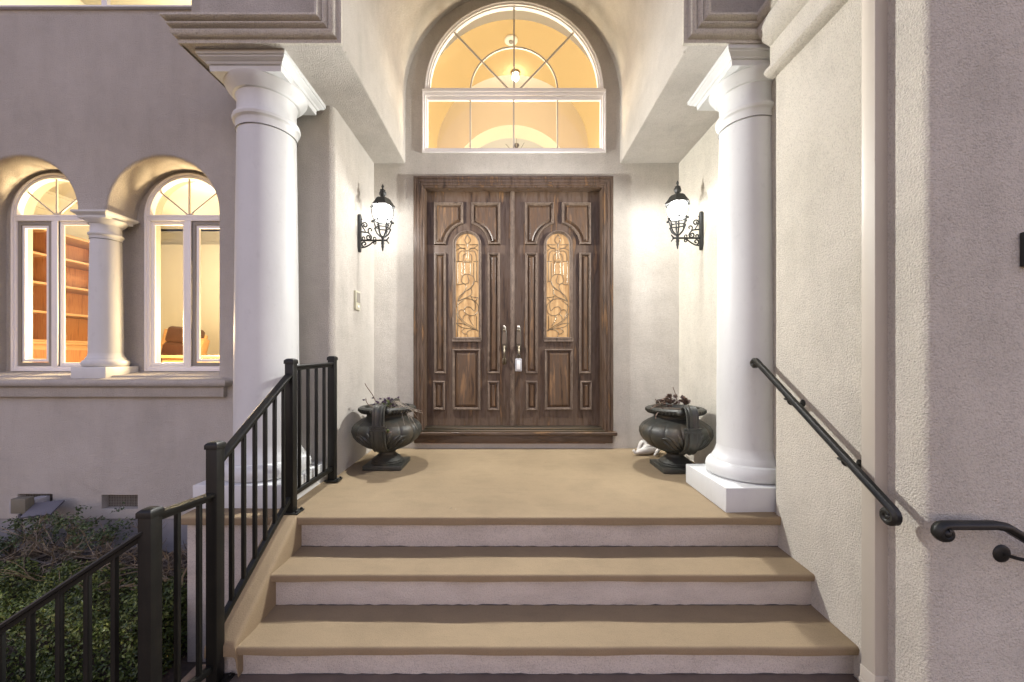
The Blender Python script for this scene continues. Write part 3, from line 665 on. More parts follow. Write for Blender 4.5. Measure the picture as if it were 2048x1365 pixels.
toprail(rl, (PC[0], PC[1], .315), (PD[0], PD[1], .315)); botrail(rl, (PC[0], PC[1], -.50), (PD[0], PD[1], -.50))
balusters(rl, PC, PD, .315, .315, -.50, -.50, [.28, .62])
PE = (-2.15, 1.33)
toprail(rl, (PD[0], PD[1], .275), (PE[0], PE[1], -.235)); botrail(rl, (PD[0], PD[1], -.50), (PE[0], PE[1], -1.0))
balusters(rl, PD, PE, .275, -.235, -.50, -.93, [.15, .26, .37, .48, .59, .70, .82, .94])
# wall handrail
hr = thing('handrail', (1.6, 2.0, .3), 'dark metal handrail with scroll ends sloping down the stair side wall', 'handrail')
H0 = px(1514, 722, 2.49); H1 = px(1795, 1022, 1.60)
H0.x = H1.x = 1.578
def railsweep(path, prof=None, name='rail', par=None, up=Vector((0, 0, 1))):
    prof = prof or [(-.022, -.004), (-.020, .006), (-.012, .012), (0, .015), (.012, .012), (.020, .006), (.022, -.004), (.017, -.012), (.008, -.014), (.008, -.020), (-.008, -.020), (-.008, -.014), (-.017, -.012)]
    P = [Vector(p) for p in path]; L = []
    for i in range(len(P)):
        d = (P[min(i+1, len(P)-1)]-P[max(i-1, 0)]).normalized(); r = d.cross(RUP[0] if callable(RUP) else up).normalized(); u = r.cross(d)
        L.append([P[i]+r*a+u*b for a, b in prof])
    m = MB(); m.loft(L, closed=True, cap=True); return m.build(name, M['iron_worn'], par, smooth=50)
RUP = None
D = (H1-H0).normalized(); side = Vector((1, 0, 0)); Un = D.cross(side); Un = -Un if Un.z < 0 else Un
# scroll drawn in the vertical plane of the rail
def scroll(c0, d, u, r0, turns, n, sgn=-1):
    out = []; cen = c0+u*sgn*r0
    for i in range(n+1):
        t = i/n; a = t*turns*2*math.pi; r = r0*(1-.62*t)
        out.append(cen+(d*math.sin(a)-u*sgn*math.cos(a))*r)
    return out
top = list(reversed(scroll(H0, -D, Un, .020, .95, 14)))
bot = scroll(H1, D, Un, .030, 1.05, 18)
path = top+[H0+(H1-H0)*t for t in (.1, .3, .5, .7, .9)]+bot
def sweep_plane(path, side, prof, name, par, taper=None):
    L = []; n = len(path)
    for i in range(n):
        d = (path[min(i+1, n-1)]-path[max(i-1, 0)]).normalized(); u = side.cross(d).normalized()
        k = taper(i/(n-1)) if taper else 1
        L.append([path[i]+side*a*k+u*b*k for a, b in prof])
    m = MB(); m.loft(L, closed=True, cap=True); return m.build(name, M['iron_worn'], par, smooth=50)
RP = [(-.021, .003), (-.016, .009), (-.010, .010), (-.006, .014), (.006, .014), (.010, .010), (.016, .009), (.021, .003), (.021, -.005), (.014, -.010), (.010, -.017), (-.010, -.017), (-.014, -.010), (-.021, -.005)]
sweep_plane(path, side, RP, 'rail', hr)
for c_, r_ in ((H1+D*.006-Un*.032, .020), (H0-Un*.020, .015)): m = MB(); m.ball(c_, r_); m.build('scroll_eye', M['iron_worn'], hr)
for (u, v) in ((1575, 778), (1683, 890)):
    t = (u-1514)/(1795-1514)
    # solve the rail point that projects there
    best = min((abs(1018+F*(H0+(H1-H0)*s).x/(H0+(H1-H0)*s).y-u), s) for s in [i/200 for i in range(201)])[1]
    p = H0+(H1-H0)*best
    b = MB(); b.tube(catmull([p+Vector((0, 0, -.018)), p+Vector((.01, 0, -.045)), p+Vector((.045, 0, -.055)), Vector((XS, p.y, p.z-.045))], 6), .0065, 8)
    o = b.build('bracket', M['iron_worn'], hr)
    b = MB(); b.ball((XS, p.y, p.z-.045), .021, (.35, 1, 1), 16); b.build('wall_plate', M['iron_worn'], hr)
    b = MB(); b.ball((p.x+.0, p.y, p.z-.022), .017, (1.0, 1.4, .5), 12); b.build('saddle', M['iron_worn'], hr)
# second handrail on the side wall
h2 = thing('handrail', (1.75, 1.5, .2), 'short curled dark handrail on the wall at the right edge', 'handrail')
yR = 1.462; a0 = px(1888, 1049, yR); a1 = px(1990, 1049, yR); a2 = px(2012, 1053, yR); a3 = px(2120, 1118, yR)
pth = list(reversed(scroll(a0, Vector((-1, 0, 0)), Vector((0, 0, 1)), .030, 1.0, 18)))+[a0.lerp(a1, t) for t in (.2, .5, .8)]+[a1, a2, a2.lerp(a3, .3), a3]
sweep_plane(pth, Vector((0, -1, 0)), RP, 'rail', h2)
m = MB(); m.ball(a0+Vector((0, 0, -.030)), .019, (1, 1.25, 1)); m.build('scroll_eye', M['iron_worn'], h2)
c = px(2013, 1111, 1.53); m = MB(); m.ball((c.x, YC, c.z), .036, (1, .3, 1), 20); m.build('wall_plate', M['iron_worn'], h2)
m = MB(); m.tube(catmull([(c.x, YC, c.z), (c.x+.004, 1.50, c.z+.004), (c.x+.03, 1.465, c.z+.01), (c.x+.09, 1.462, c.z+.022), (c.x+.14, 1.462, c.z-.01)], 6), .007, 8); m.build('bracket', M['iron_worn'], h2)

# ============================================================ DOWNSPOUT, PLAQUE, INTERCOM
ds = thing('downspout', (1.64, 1.75, -.585), 'square beige downspout running up the stair side wall', 'downspout')
m = MB(); m.box(1.610, XS+.004, 1.7156, 1.784, -.56, 6.2); m.build('pipe', M['spout'], ds, bevel=.004)
m = MB(); m.box(1.6065, XS+.004, 1.712, 1.7875, -.56, -.455); m.build('lower_sleeve', M['spout'], ds, bevel=.003)
m = MB(); m.box(1.604, XS+.002, 1.709, 1.7905, -.540, -.515); m.box(XS-.018, XS-.002, 1.690, 1.7085, -.497, -.468); m.build('strap', M['spout'], ds, bevel=.002)
pq = thing('wall_plaque', (2.1, 1.54, 1.3), 'dark framed wall plaque cut off by the right edge of the photo', 'plaque')
m = MB(); m.box(2.022, 2.20, 1.522, 1.545, 1.306, 1.440); m.build('frame', M['lampiron'], pq, bevel=.003)
m = MB(); m.box(2.036, 2.186, 1.518, 1.5225, 1.320, 1.426); m.build('face_plate', M['utilgrey'], pq)
ic = thing('intercom', (-1.39, 3.55, 1.38), 'beige intercom panel on the left porch wall under the lantern', 'intercom')
m = MB(); m.box(XL-.002, XL+.022, 3.50, 3.60, 1.372, 1.545); m.build('housing', M['intercom'], ic, bevel=.005)
m = MB(); m.box(XL+.0215, XL+.025, 3.512, 3.588, 1.44, 1.53); 
m.build('speaker_grille', M['frame_grey'], ic); m = MB(); m.box(XL+.0215, XL+.028, 3.535, 3.565, 1.392, 1.415); m.build('button', M['white_plain'], ic, bevel=.002)

# ============================================================ LANTERNS
def lantern(xw, y, s, zc, label):
    """xw wall plane, s=+1 arm points to +x"""
    cx = xw+s*.225; r = thing('wall_lantern', (xw, y, zc), label, 'lantern', 'lit carriage lanterns beside the door')
    I = M['lampiron']; Z = zc
    P = lambda a, z: (xw+s*a, y, Z+z)      # a = distance from wall, z about globe centre
    m = MB(); h = .028
    m.prism([(-h, -.31), (-h*.5, -.355), (h*.5, -.355), (h, -.31), (h, -.025), (h*.5, -.005), (-h*.5, -.005), (-h, -.025)], lambda a, b: (xw, y+a, Z+b), lambda a, b: (xw+s*.024, y+a*.8, Z+b))
    m.build('back_plate', I, r, bevel=.004)
    m = MB(); m.tube([P(.02, -.245), P(.27, -.245)], .009, 8)
    for dz, e in ((.03, .018), (-.03, -.022)): m.tube(catmull([P(.24, -.245), P(.262, -.245+dz*.2), P(.283, -.245+dz)], 4), [.008, .008, .007, .007, .006, .006, .006, .006, .006][:9], 6)
    m.build('arm', I, r)
    m = MB()
    def sp(c, r0, a0, a1, n=16, k=.75): return [P(c[0]+r0*(1-k*i/n)*math.cos(R(a0+(a1-a0)*i/n)), c[1]+r0*(1-k*i/n)*math.sin(R(a0+(a1-a0)*i/n))) for i in range(n+1)]
    m.tube(catmull([P(.025, -.165), P(.05, -.168), P(.09, -.175), P(.118, -.205), P(.118, -.23)], 5)+sp((.095, -.215), .026, -30, -430), .0066, 6)
    m.tube(catmull([P(.03, -.095), P(.045, -.13), P(.065, -.160)], 5), .006, 6)
    m.tube([P(.03, -.095)]+sp((.060, -.105), .027, 150, -250), .0066, 6)
    m.tube([P(.10, -.185)]+sp((.110, -.150), .020, 200, -60, k=.5), .006, 6)
    m.tube(sp((.148, -.228), .018, -120, 240, k=.6), .0056, 6)
    m.tube(sp((.050, -.225), .018, -60, -420, k=.6), .0056, 6)
    m.tube(catmull([P(.03, -.312), P(.06, -.308), P(.10, -.288), P(.135, -.262), P(.165, -.255)], 5), .0066, 6)
    m.tube(sp((.055, -.278), .026, 260, -100, k=.7), .0066, 6)
    m.tube(sp((.150, -.268), .016, 100, -260, k=.6), .0056, 6)
    m.tube(catmull([P(.03, -.08), P(.028, -.055), P(.036, -.045)], 4), .0056, 6); m.build('scrollwork', I, r, smooth=60, weld=False)
    c = (cx, y, Z)
    # glass globe between the ribs
    m = MB(); m.lathe([(.054, -.065), (.068, -.05), (.082, -.02), (.088, .010), (.085, .040), (.074, .068), (.062, .080)], c, 6*6); m.build('globe', M['globe'], r, smooth=60)
    m = MB()
    for k in range(6):
        a = R(60*k+15); d = Vector((math.cos(a), math.sin(a), 0))
        m.tube([Vector(c)+d*q+Vector((0, 0, z)) for q, z in ((.068, -.07), (.078, -.05), (.090, -.02), (.096, .010), (.093, .042), (.078, .075))], .0045, 5)
        # lower cage
        m.tube([Vector(c)+d*q+Vector((0, 0, z)) for q, z in ((.090, -.066), (.074, -.088), (.062, -.128), (.066, -.150), (.050, -.185), (.018, -.215))], .0068, 5)
        m.ball(Vector(c)+d*.092+Vector((0, 0, -.078)), .010); m.ball(Vector(c)+d*.068+Vector((0, 0, -.142)), .009)
    for q, z in ((.080, -.066), (.062, -.130)):
        m.tube([Vector(c)+Vector((q*math.cos(R(60*k+15)), q*math.sin(R(60*k+15)), z)) for k in range(7)], .0062, 5)
    m.build('cage', I, r, smooth=60, weld=False)
    m = MB()
    m.lathe([(.002, .078), (.074, .080), (.094, .074), (.114, .060), (.118, .062), (.102, .084), (.086, .106), (.074, .126), (.056, .142), (.030, .148), (.014, .150)], c, 6); 
    m.build('roof', I, r, smooth=20)
    m = MB(); m.lathe([(.014, .148), (.018, .156), (.016, .160), (.026, .172), (.032, .190), (.028, .204), (.018, .212), (.026, .220), (.014, .224), (.008, .232), (.007, .244), (.013, .250), (.010, .258), (.005, .270), (.001, .278)], c, 12, mod=lambda a, z: 1+.12*math.cos(6*a)); m.build('finial', I, r, smooth=50)
    m = MB(); m.lathe([(.002, -.205), (.020, -.212), (.012, -.235), (.014, -.262), (.017, -.275), (.012, -.290), (.014, -.305), (.009, -.318), (.006, -.340), (.001, -.346)], c, 10); m.build('drop_finial', I, r, smooth=50)
    l = bpy.data.lights.new('lantern_light', 'POINT'); l.energy = LAMP_W; l.color = (1, .985, .95); l.shadow_soft_size = .035
    lo = bpy.data.objects.new('lantern_light', l); COL.objects.link(lo); lo.parent = r; lo.location = (cx-xw, 0, .0)
    l.use_nodes = True; n = l.node_tree.nodes; e = n['Emission']; fo = n.new('ShaderNodeLightFalloff'); fo.inputs['Strength'].default_value = 1; fo.inputs['Smooth'].default_value = .95
    l.node_tree.links.new(fo.outputs['Linear'], e.inputs['Strength'])
lantern(XL, 3.61, 1, 2.27, 'lit black scrolled lantern on the left porch wall')
lantern(XR, 3.54, -1, 2.27, 'lit black scrolled lantern on the right porch wall')

# ============================================================ URNS
def urn(cx, cy, hang, label, yaw=0):
    z0 = -.012-(.035*(1-min(1, (cy-2.386)/1.64)))+.0
    z0 = -.035*(4.03-cy)/1.644
    r = thing('urn', (cx, cy, z0), label, 'urn', 'dark urn planters by the door'); U = M['urn']
    m = MB(); w = .163
    m.box(cx-w, cx+w, cy-w, cy+w, z0-.002, z0+.036); m.build('base_plate', U, r, bevel=.004)
    m = MB(); m.lathe([(.135, .035), (.140, .044), (.128, .052), (.132, .060), (.112, .080), (.085, .098), (.070, .115), (.068, .126), (.080, .134), (.084, .142), (.06, .15)], (cx, cy, z0), 40, mod=lambda a, z: 1+(.02*math.cos(20*a) if z < .1 else 0)); m.build('foot', U, r, smooth=40)
    def gro(a, z):
        if z < .15 or z > .415: return 1
        k = (a*14/(2*math.pi)) % 1; d = min(k, 1-k); f = min(1, (z-.15)/.05)*min(1, (.415-z)/.02)
        return 1-.028*math.exp(-(d/.055)**2)*f+.008*math.sin(math.pi*k)*f
    m = MB(); m.lathe([(.06, .142), (.10, .150), (.16, .172), (.215, .202), (.258, .238), (.285, .275), (.296, .312), (.292, .345), (.274, .375), (.250, .394), (.236, .402), (.228, .410), (.200, .425), (.180, .436), (.172, .446), (.176, .462), (.196, .476), (.222, .486), (.236, .500), (.238, .514), (.228, .526), (.208, .530), (.192, .526), (.186, .50), (.17, .47), (.001, .468)], (cx, cy, z0), 168, mod=gro)
    m.build('bowl', U, r, smooth=40)
    m = MB()
    for k in range(52):
        a = 2*math.pi*k/52; d = Vector((math.cos(a), math.sin(a), 0)); t = Vector((-d.y, d.x, 0))
        m.tube([Vector((cx, cy, z0))+d*q+t*s_+Vector((0, 0, z)) for q, z, s_ in ((.198, .476, 0), (.224, .484, .004), (.240, .500, .008), (.239, .516, .011))], [.004, .007, .007, .004], 5)
    m.build('rim_gadroon', U, r, smooth=60, weld=False)
    m = MB(); m.lathe([(.189, .500), (.10, .508), (.001, .506)], (cx, cy, z0), 24); m.build('potting_soil', M['soil'], r)
    for k in (0, 1):
        a = R(hang+180*k); d = Vector((math.cos(a), math.sin(a), 0)); t = Vector((-d.y, d.x, 0)); c = Vector((cx, cy, z0))
        pth = catmull([(.190, .470), (.205, .520), (.240, .556), (.280, .545), (.306, .500), (.312, .440), (.316, .385), (.316, .33), (.300, .260), (.255, .205), (.20, .175)], 4)
        m = MB(); L = []
        n = len(pth)
        for i, p in enumerate(pth):
            q = pth[min(i+1, n-1)]-pth[max(i-1, 0)]; q.normalize(); nx, nz = q.y, -q.x
            if nx*(p.x-.215)+nz*(p.y-.37) < 0: nx, nz = -nx, -nz
            w = .050 if i < 24 else .060
            prof = [(-w, 0), (-w*.9, .010), (-w*.62, .004), (-w*.5, .014), (-w*.28, .014), (-w*.14, .006), (w*.14, .006), (w*.28, .014), (w*.5, .014), (w*.62, .004), (w*.9, .010), (w, 0), (w*.8, -.012), (-w*.8, -.012)]
            L.append([c+d*(p.x+nx*h)+t*s_+Vector((0, 0, p.y+nz*h)) for s_, h in prof])
        m.loft(L, closed=True, cap=True)
        b0 = c+d*.318+Vector((0, 0, .395))
        for dz, ww in ((0, .066), (-.016, .058), (-.030, .064)):
            rot = Matrix.Rotation(a, 3, 'Z'); m.box(b0.x-.016, b0.x+.016, b0.y-ww, b0.y+ww, b0.z+dz-.006, b0.z+dz+.006, rot=rot)
        for s_ in (-1, 1):
            m.ball(c+d*.232+t*s_*.062+Vector((0, 0, .505)), .026, (1, 1, 1)); 
            # acanthus leaf lying on the bowl beside the strap
            def onb(da, zz, o_=0): aa = a+s_*R(da); q_ = [(.142, .07), (.172, .16), (.202, .215), (.238, .258), (.275, .285), (.312, .296), (.345, .292), (.375, .274)]; rad = next((q_[i][1]+(q_[i+1][1]-q_[i][1])*(zz-q_[i][0])/(q_[i+1][0]-q_[i][0]) for i in range(7) if q_[i][0] <= zz <= q_[i+1][0]), .28); return c+Vector((math.cos(aa)*(rad+o_), math.sin(aa)*(rad+o_), zz))
            for lf in (((10, .19), (17, .205), (24, .235), (30, .275), (36, .300), (43, .298)), ((11, .21), (18, .245), (23, .280), (27, .300), (33, .315)), ((10, .23), (14, .27), (16, .31), (20, .335)), ((20, .20), (28, .215), (36, .25), (41, .275))):
                cv = catmull([onb(*k_) for k_ in lf], 4); n_ = len(cv); m.tube(cv, [.006+.010*math.sin(math.pi*min(1, (i_/n_)*1.1)) for i_ in range(n_)], 7)
        m.build('handle', U, r, smooth=50)
    return Vector((cx, cy, z0+.505))
uL = urn(-1.075, 3.45, 274, 'dark bronze urn planter left of the door with trailing stems')
uR = urn(1.435, 3.37, 271, 'dark bronze urn planter right of the door with dried rosettes')
def rosette(m, c, r, n, rnd, tall=1):
    for i in range(n):
        a = rnd.uniform(0, 6.28); e = rnd.uniform(.1, 1.5); L = r*rnd.uniform(.6, 1)
        d = Vector((math.cos(a)*math.cos(e), math.sin(a)*math.cos(e), math.sin(e)*tall)); s = Vector((-math.sin(a), math.cos(a), 0))*r*.34
        p = c+d*L; q = c+d*L*.55+Vector((0, 0, .15*r))
        m.face([c, q-s, p, q+s])
rnd = random.Random(3)
pt = thing('potted_plant', uL, 'straggly purple and green succulent in the left urn', 'plant')
m = MB()
for st in ([(-.04, 0, 0), (-.10, 0, .06), (-.13, -.01, .12), (-.175, -.02, .19), (-.19, -.02, .215)], [(-.08, -.02, 0), (-.15, -.03, .03), (-.175, -.03, .06), (-.18, -.03, .09)],
           [(.03, -.05, .03), (.03, -.22, .03), (.035, -.275, -.02), (.04, -.30, -.10), (.09, -.32, -.145), (.13, -.32, -.15)], [(.02, 0, 0), (.01, -.01, .06), (0, 0, .09)]):
    cv = catmull([uL+Vector(p) for p in st], 6); m.tube(cv, .0036, 5)
    for p in cv[::3]: rosette(m, p, .010, 3, rnd)
m.build('stem', M['dryplant'], pt, weld=False)
m = MB()
for i in range(46): rosette(m, uL+Vector((rnd.gauss(-.02, .06), rnd.gauss(-.01, .05), rnd.uniform(0, .085))), .024, 14, rnd)
m.build('purple_leaves', M['purpleplant'], pt, weld=False)
m = MB()
for i in range(10): rosette(m, uL+Vector((rnd.gauss(.035, .02), rnd.gauss(-.08, .03), rnd.uniform(0, .07))), .02, 10, rnd)
for i in range(5): rosette(m, uL+Vector((.11+rnd.uniform(-.02, .02), -.32, -.15+rnd.uniform(-.01, .01))), .02, 8, rnd)
m.build('green_leaves', M['greenplant'], pt, weld=False)
m = MB()
for i in range(18):
    b = uL+Vector((rnd.uniform(.0, .1), rnd.uniform(-.1, .05), .0)); e = Vector((rnd.uniform(.12, .22), rnd.uniform(-.15, .0), rnd.uniform(-.01, .05)))
    f = e+Vector((rnd.uniform(.03, .13), rnd.uniform(-.05, .05), rnd.uniform(-.22, -.02)))
    m.tube(catmull([b, uL+e*.5+Vector((0, 0, .05)), uL+e, uL+f], 6), .0013, 4)
m.build('dry_grass', leafmat('dry_grass', [(.3, .26, .2), (.42, .37, .3)]), pt, weld=False)
pt = thing('potted_plant', uR, 'two dried brown succulent rosettes in the right urn', 'plant')
m = MB()
for (c_, rr_, n) in (((-.075, 0, .055), .055, 120), ((-.02, -.02, .05), .045, 80), ((.055, -.03, .05), .055, 130), ((-.11, -.02, .03), .035, 60)):
    for i in range(11): rosette(m, uR+Vector(c_)+Vector((rnd.gauss(0, .024), rnd.gauss(0, .024), abs(rnd.gauss(0, .026))-.01)), rr_*rnd.uniform(.55, 1.0), n//9, rnd)
m.build('rosette', M['dryplant'], pt, weld=False)
m = MB()
for st in ([(.03, 0, .03), (.01, 0, .11), (-.005, 0, .16), (-.015, 0, .185)], [(-.10, -.03, 0), (-.15, -.04, .035), (-.20, -.05, .03), (-.235, -.06, .01)], [(-.18, -.12, 0), (-.215, -.14, -.02), (-.22, -.14, -.06)]):
    cv = catmull([uR+Vector(p) for p in st], 5); m.tube(cv, .0032 if len(st) > 2 else .008, 5); rosette(m, cv[-1], .014, 6, rnd)
m.build('stem', M['dryplant'], pt, weld=False)

# ============================================================ CHERUB FIGURINE
def skin(name, pts, edges, radii, mt, parent, root=0, sub=2):
    me = bpy.data.meshes.new(name); me.from_pydata([tuple(p) for p in pts], edges, []); o = bpy.data.objects.new(name, me); COL.objects.link(o)
    md = o.modifiers.new('Skin', 'SKIN'); md.use_smooth_shade = True
    for i, r_ in enumerate(radii):
        sv = me.skin_vertices[0].data[i]; sv.radius = (r_, r_) if not isinstance(r_, tuple) else r_; sv.use_root = (i == root)
    s_ = o.modifiers.new('Sub', 'SUBSURF'); s_.levels = sub; s_.render_levels = sub
    me.materials.append(mt); o.parent = parent; return o
ch = thing('cherub_statue', (1.33, 3.80, -.005), 'small white plaster cherub lying on the landing behind the right urn', 'statue')
P = [(.015, 0, .045), (.065, 0, .050), (.11, 0, .060), (.145, .0, .085),
     (-.03, -.035, .045), (-.065, -.040, .040), (-.115, -.045, .026), (-.135, -.045, .058),
     (-.010, .015, .090), (-.035, .010, .128), (-.062, -.005, .070), (-.088, -.012, .018),
     (.11, -.05, .060), (.075, -.075, .028), (.050, -.095, .016), (.11, .05, .050), (.10, .075, .022), (.14, .085, .018), (.160, 0, .105)]
E = [(0, 1), (1, 2), (2, 3), (0, 4), (4, 5), (5, 6), (6, 7), (0, 8), (8, 9), (9, 10), (10, 11), (2, 12), (12, 13), (13, 14), (2, 15), (15, 16), (16, 17), (3, 18)]
RD = [.040, .036, .036, .020, .033, .027, .017, .015, .032, .025, .018, .014, .020, .017, .012, .017, .014, .010, .022]
skin('body', P, E, RD, M['statue'], ch)
m = MB(); o_ = Vector((1.33, 3.80, -.005)); m.ball(o_+Vector((.168, -.004, .118)), .036, (.95, .9, 1.05), 20, 12); m.ball(o_+Vector((.150, -.036, .112)), .007); m.ball(o_+Vector((.178, -.038, .110)), .006)
for k in range(26):
    a = rnd.uniform(0, 6.28); e = rnd.uniform(.2, 1.5); m.ball(o_+Vector((.172+.033*math.cos(a)*math.cos(e), .004+.031*math.sin(a)*math.cos(e), .122+.034*math.sin(e))), .009, (1, 1, .8), 8, 5)
m.build('head', M['statue'], ch, smooth=60, weld=False)
for s_ in (-1, 1):
    m = MB()
    for k in range(5): m.ball(o_+Vector((.07-.016*k, s_*(.022+.006*k), .098+.007*k)), .020-.0018*k, (1.4, .35, .9), 10, 6)
    m.build('wing', M['statue'], ch, smooth=60, weld=False)

# lockbox on the right door handle
lb = thing('lockbox', (.103, 4.06, .8), 'grey key lockbox hanging from the right door handle', 'lockbox')
zz = lambda v: .95-(v-713)/(F/4.05); xx = (1037-1018)/(F/4.05)
m = MB(); m.box(xx-.034, xx+.034, 4.03, 4.066, zz(743), zz(717)); m.build('case', M['utilgrey'], lb, bevel=.009, bseg=3)
m = MB(); m.box(xx-.018, xx+.018, 4.026, 4.0305, zz(739), zz(721)); m.build('key_cover', M['white_plain'], lb, bevel=.003)
m = MB(); m.tube(catmull([(xx-.018, 4.045, zz(717)), (xx-.018, 4.045, zz(712)), (xx, 4.045, zz(709)), (xx+.018, 4.045, zz(712)), (xx+.018, 4.045, zz(717))], 5), .0045, 8); m.build('shackle', M['nickel'], lb)

# ============================================================ UTILITY BOXES under the vent
q0 = px(20, 1000, 3.05); q1 = px(82, 1028, 3.05)
ub = thing('utility_box', (-3.8, 3.0, -.3), 'grey and tan utility boxes on the wall under the left vent', 'utility box')
def ppx(mb, u0, u1, v0, v1, y, d=.06): a = px(u0, v0, y); b = px(u1, v1, y); mb.box(a.x, b.x, y, y+d, b.z, a.z)
m = MB(); ppx(m, 18, 36, 1002, 1028, 3.0, .1); m.build('grey_box', M['utilgrey'], ub, bevel=.004)
m = MB(); ppx(m, 50, 70, 1000, 1023, 3.0, .1); m.build('grey_box', M['utilgrey'], ub, bevel=.004)
m = MB(); ppx(m, 20, 50, 998, 1028, 2.93, .06); m.build('tan_cover', M['utiltan'], ub, bevel=.006)
m = MB(); m.tube([px(40, 1028, 3.0), px(42, 1080, 3.0)], .012, 8); m.build('conduit', M['slab'], ub)
bd = MB(); bd.box(-.10, .10, -.008, .008, -.065, .065, rot=Matrix.Rotation(R(-58), 3, 'X') @ Matrix.Rotation(R(-8), 3, 'Y'), c=(0, 0, 0))
bmesh.ops.translate(bd.bm, vec=px(86, 1018, 2.96), verts=bd.bm.verts)
tag(bd.build('slate_board', M['slab'], bevel=.003), 'dark slate board leaning below the left vent above the shrub', 'board')

# ============================================================ STUDY FURNITURE
bk = thing('bookcase', (-5.8, 5, .2), 'oak bookcase with empty shelves seen through the left arched window', 'bookcase')
m = MB(); m.box(-5.98, -5.90, 3.9, 5.5, .2, 2.5); 
for y in (3.9, 4.69, 5.47): m.box(-5.90, -5.50, y, y+.03, .2, 2.5)
m.build('back_panel', M['oak'], bk)
for z in (1.15, 1.49, 1.83, 2.17, 2.47):
    m = MB(); m.box(-5.90, -5.50, 3.93, 5.47, z-.028, z); m.build('shelf', M['oaktrim'], bk, bevel=.004)
m = MB(); m.box(-5.90, -5.42, 3.9, 5.5, .2, 1.09); m.box(-5.90, -5.39, 3.88, 5.52, 1.09, 1.118); m.build('base_cabinet', M['oaktrim'], bk, bevel=.005)
for y in (3.95, 4.72):
    m = MB(); m.box(-5.42, -5.405, y, y+.70, .35, 1.03); m.build('cabinet_door', M['oak'], bk, bevel=.004)
dk = thing('desk', (-3.6, 4.7, .2), 'wooden desk below the right arched window inside the study', 'desk')
m = MB(); m.box(-4.05, -2.6, 4.45, 5.1, .93, .965); m.build('desktop', M['deskwood'], dk, bevel=.006)
m = MB(); m.box(-4.0, -2.65, 4.50, 5.05, .80, .93); m.build('apron', M['deskwood'], dk)
for x in (-3.98, -2.72): m = MB(); m.box(x, x+.07, 4.52, 5.03, .2, .80); m.build('leg', M['deskwood'], dk)
ac = thing('office_chair', (-4.25, 5.3, .2), 'brown leather armchair with wooden frame behind the study desk', 'chair')
bx = -4.40; rt = Matrix.Rotation(R(-10), 3, 'X') @ Matrix.Rotation(R(6), 3, 'Y')
def cushion(x0, x1, y0, y1, z0, z1):
    m = MB(); m.box(x0, x1, y0, y1, z0, z1, rot=rt, c=(bx, 5.25, 1.1)); m.build('cushion', M['leather'], ac, bevel=.055, bseg=5, smooth=80)
cushion(bx-.20, bx+.24, 5.16, 5.32, 1.11, 1.345); cushion(bx-.19, bx+.24, 5.14, 5.30, .86, 1.12)
m = MB(); m.box(bx-.27, bx-.215, 5.22, 5.34, .60, 1.30, rot=rt, c=(bx, 5.25, 1.1)); m.box(bx-.215, bx+.25, 5.30, 5.34, .60, 1.28, rot=rt, c=(bx, 5.25, 1.1)); m.box(bx+.245, bx+.29, 5.22, 5.34, .60, 1.22, rot=rt, c=(bx, 5.25, 1.1)); m.build('frame', M['deskwood'], ac, bevel=.01)
m = MB(); m.box(bx-.27, bx+.30, 4.85, 5.35, .60, .72); m.build('seat', M['leather'], ac, bevel=.04, bseg=3)
m = MB(); m.box(bx-.25, bx-.2, 4.9, 4.95, .2, .6); m.box(bx+.22, bx+.27, 4.9, 4.95, .2, .6); m.box(bx-.25, bx-.2, 5.25, 5.3, .2, .6); m.box(bx+.22, bx+.27, 5.25, 5.3, .2, .6); m.build('leg', M['deskwood'], ac)
# ============================================================ INTERIOR LIGHTS
def light(name, typ, loc, e, col, size=.1, rot=(0, 0, 0), parent=None):
    l = bpy.data.lights.new(name, typ); l.energy = e; l.color = col
    if typ == 'AREA': l.size = size
    else: l.shadow_soft_size = size
    o = bpy.data.objects.new(name, l); COL.objects.link(o); o.location = loc; o.rotation_euler = rot; return o
light('study_ceiling_light', 'POINT', (-3.6, 4.6, 2.65), 8, (1, .94, .78), .12)
light('study_lamp_light', 'POINT', (-4.6, 5.6, 2.3), 7, (1, .90, .70), .12)
light('right_window_spill', 'POINT', (-2.65, 3.95, 1.25), 34, (1, .74, .42), .15)  # added point light without a lamp, throws orange spill onto the right recess
light('left_window_spill', 'POINT', (-3.70, 3.95, 1.25), 34, (1, .74, .42), .15)  # added as well, no lamp stands here; spill for the left recess
light('upstairs_light', 'POINT', (-3.9, 4.2, 5.2), 45, (1, .88, .66), .12)
light('foyer_light', 'POINT', (WX, 5.1, 2.6), 3.8, (1, .90, .72), .15)
light('hall_light', 'POINT', (WX, 6.1, 2.6), 21, (1, .93, .78), .2)
light('far_hall_light', 'POINT', (WX, 8.0, 3.4), 11, (1, .93, .76), .2)
light('foyer_arch_fill', 'POINT', (WX, 4.30, 3.62), 6, (1, .88, .66), .08)  # unseen fill added behind the transom bar to brighten the arch wall
light('foyer_front_fill', 'POINT', (WX, 4.28, 3.0), 9, (1, .74, .48), .1)  # unseen fill, placed low to warm the porch vault and arch wall
cl = thing('ceiling_light', (WX, 6.0, 4.4), 'bright bare foyer light seen through the arched window', 'ceiling light')
c = px(1031, 155, 5.6); m = MB(); m.ball(c, .05); m.build('bulb', M['bulb'], cl); m = MB(); m.lathe([(.06, .045), (.065, .05), (.065, .06), (.01, .07)], c, 20); m.build('fixture', M['brass'], cl)
sm = thing('smoke_detector', (WX, 5.0, 4.85), 'round white detector on the foyer vault above the bright light', 'smoke detector')
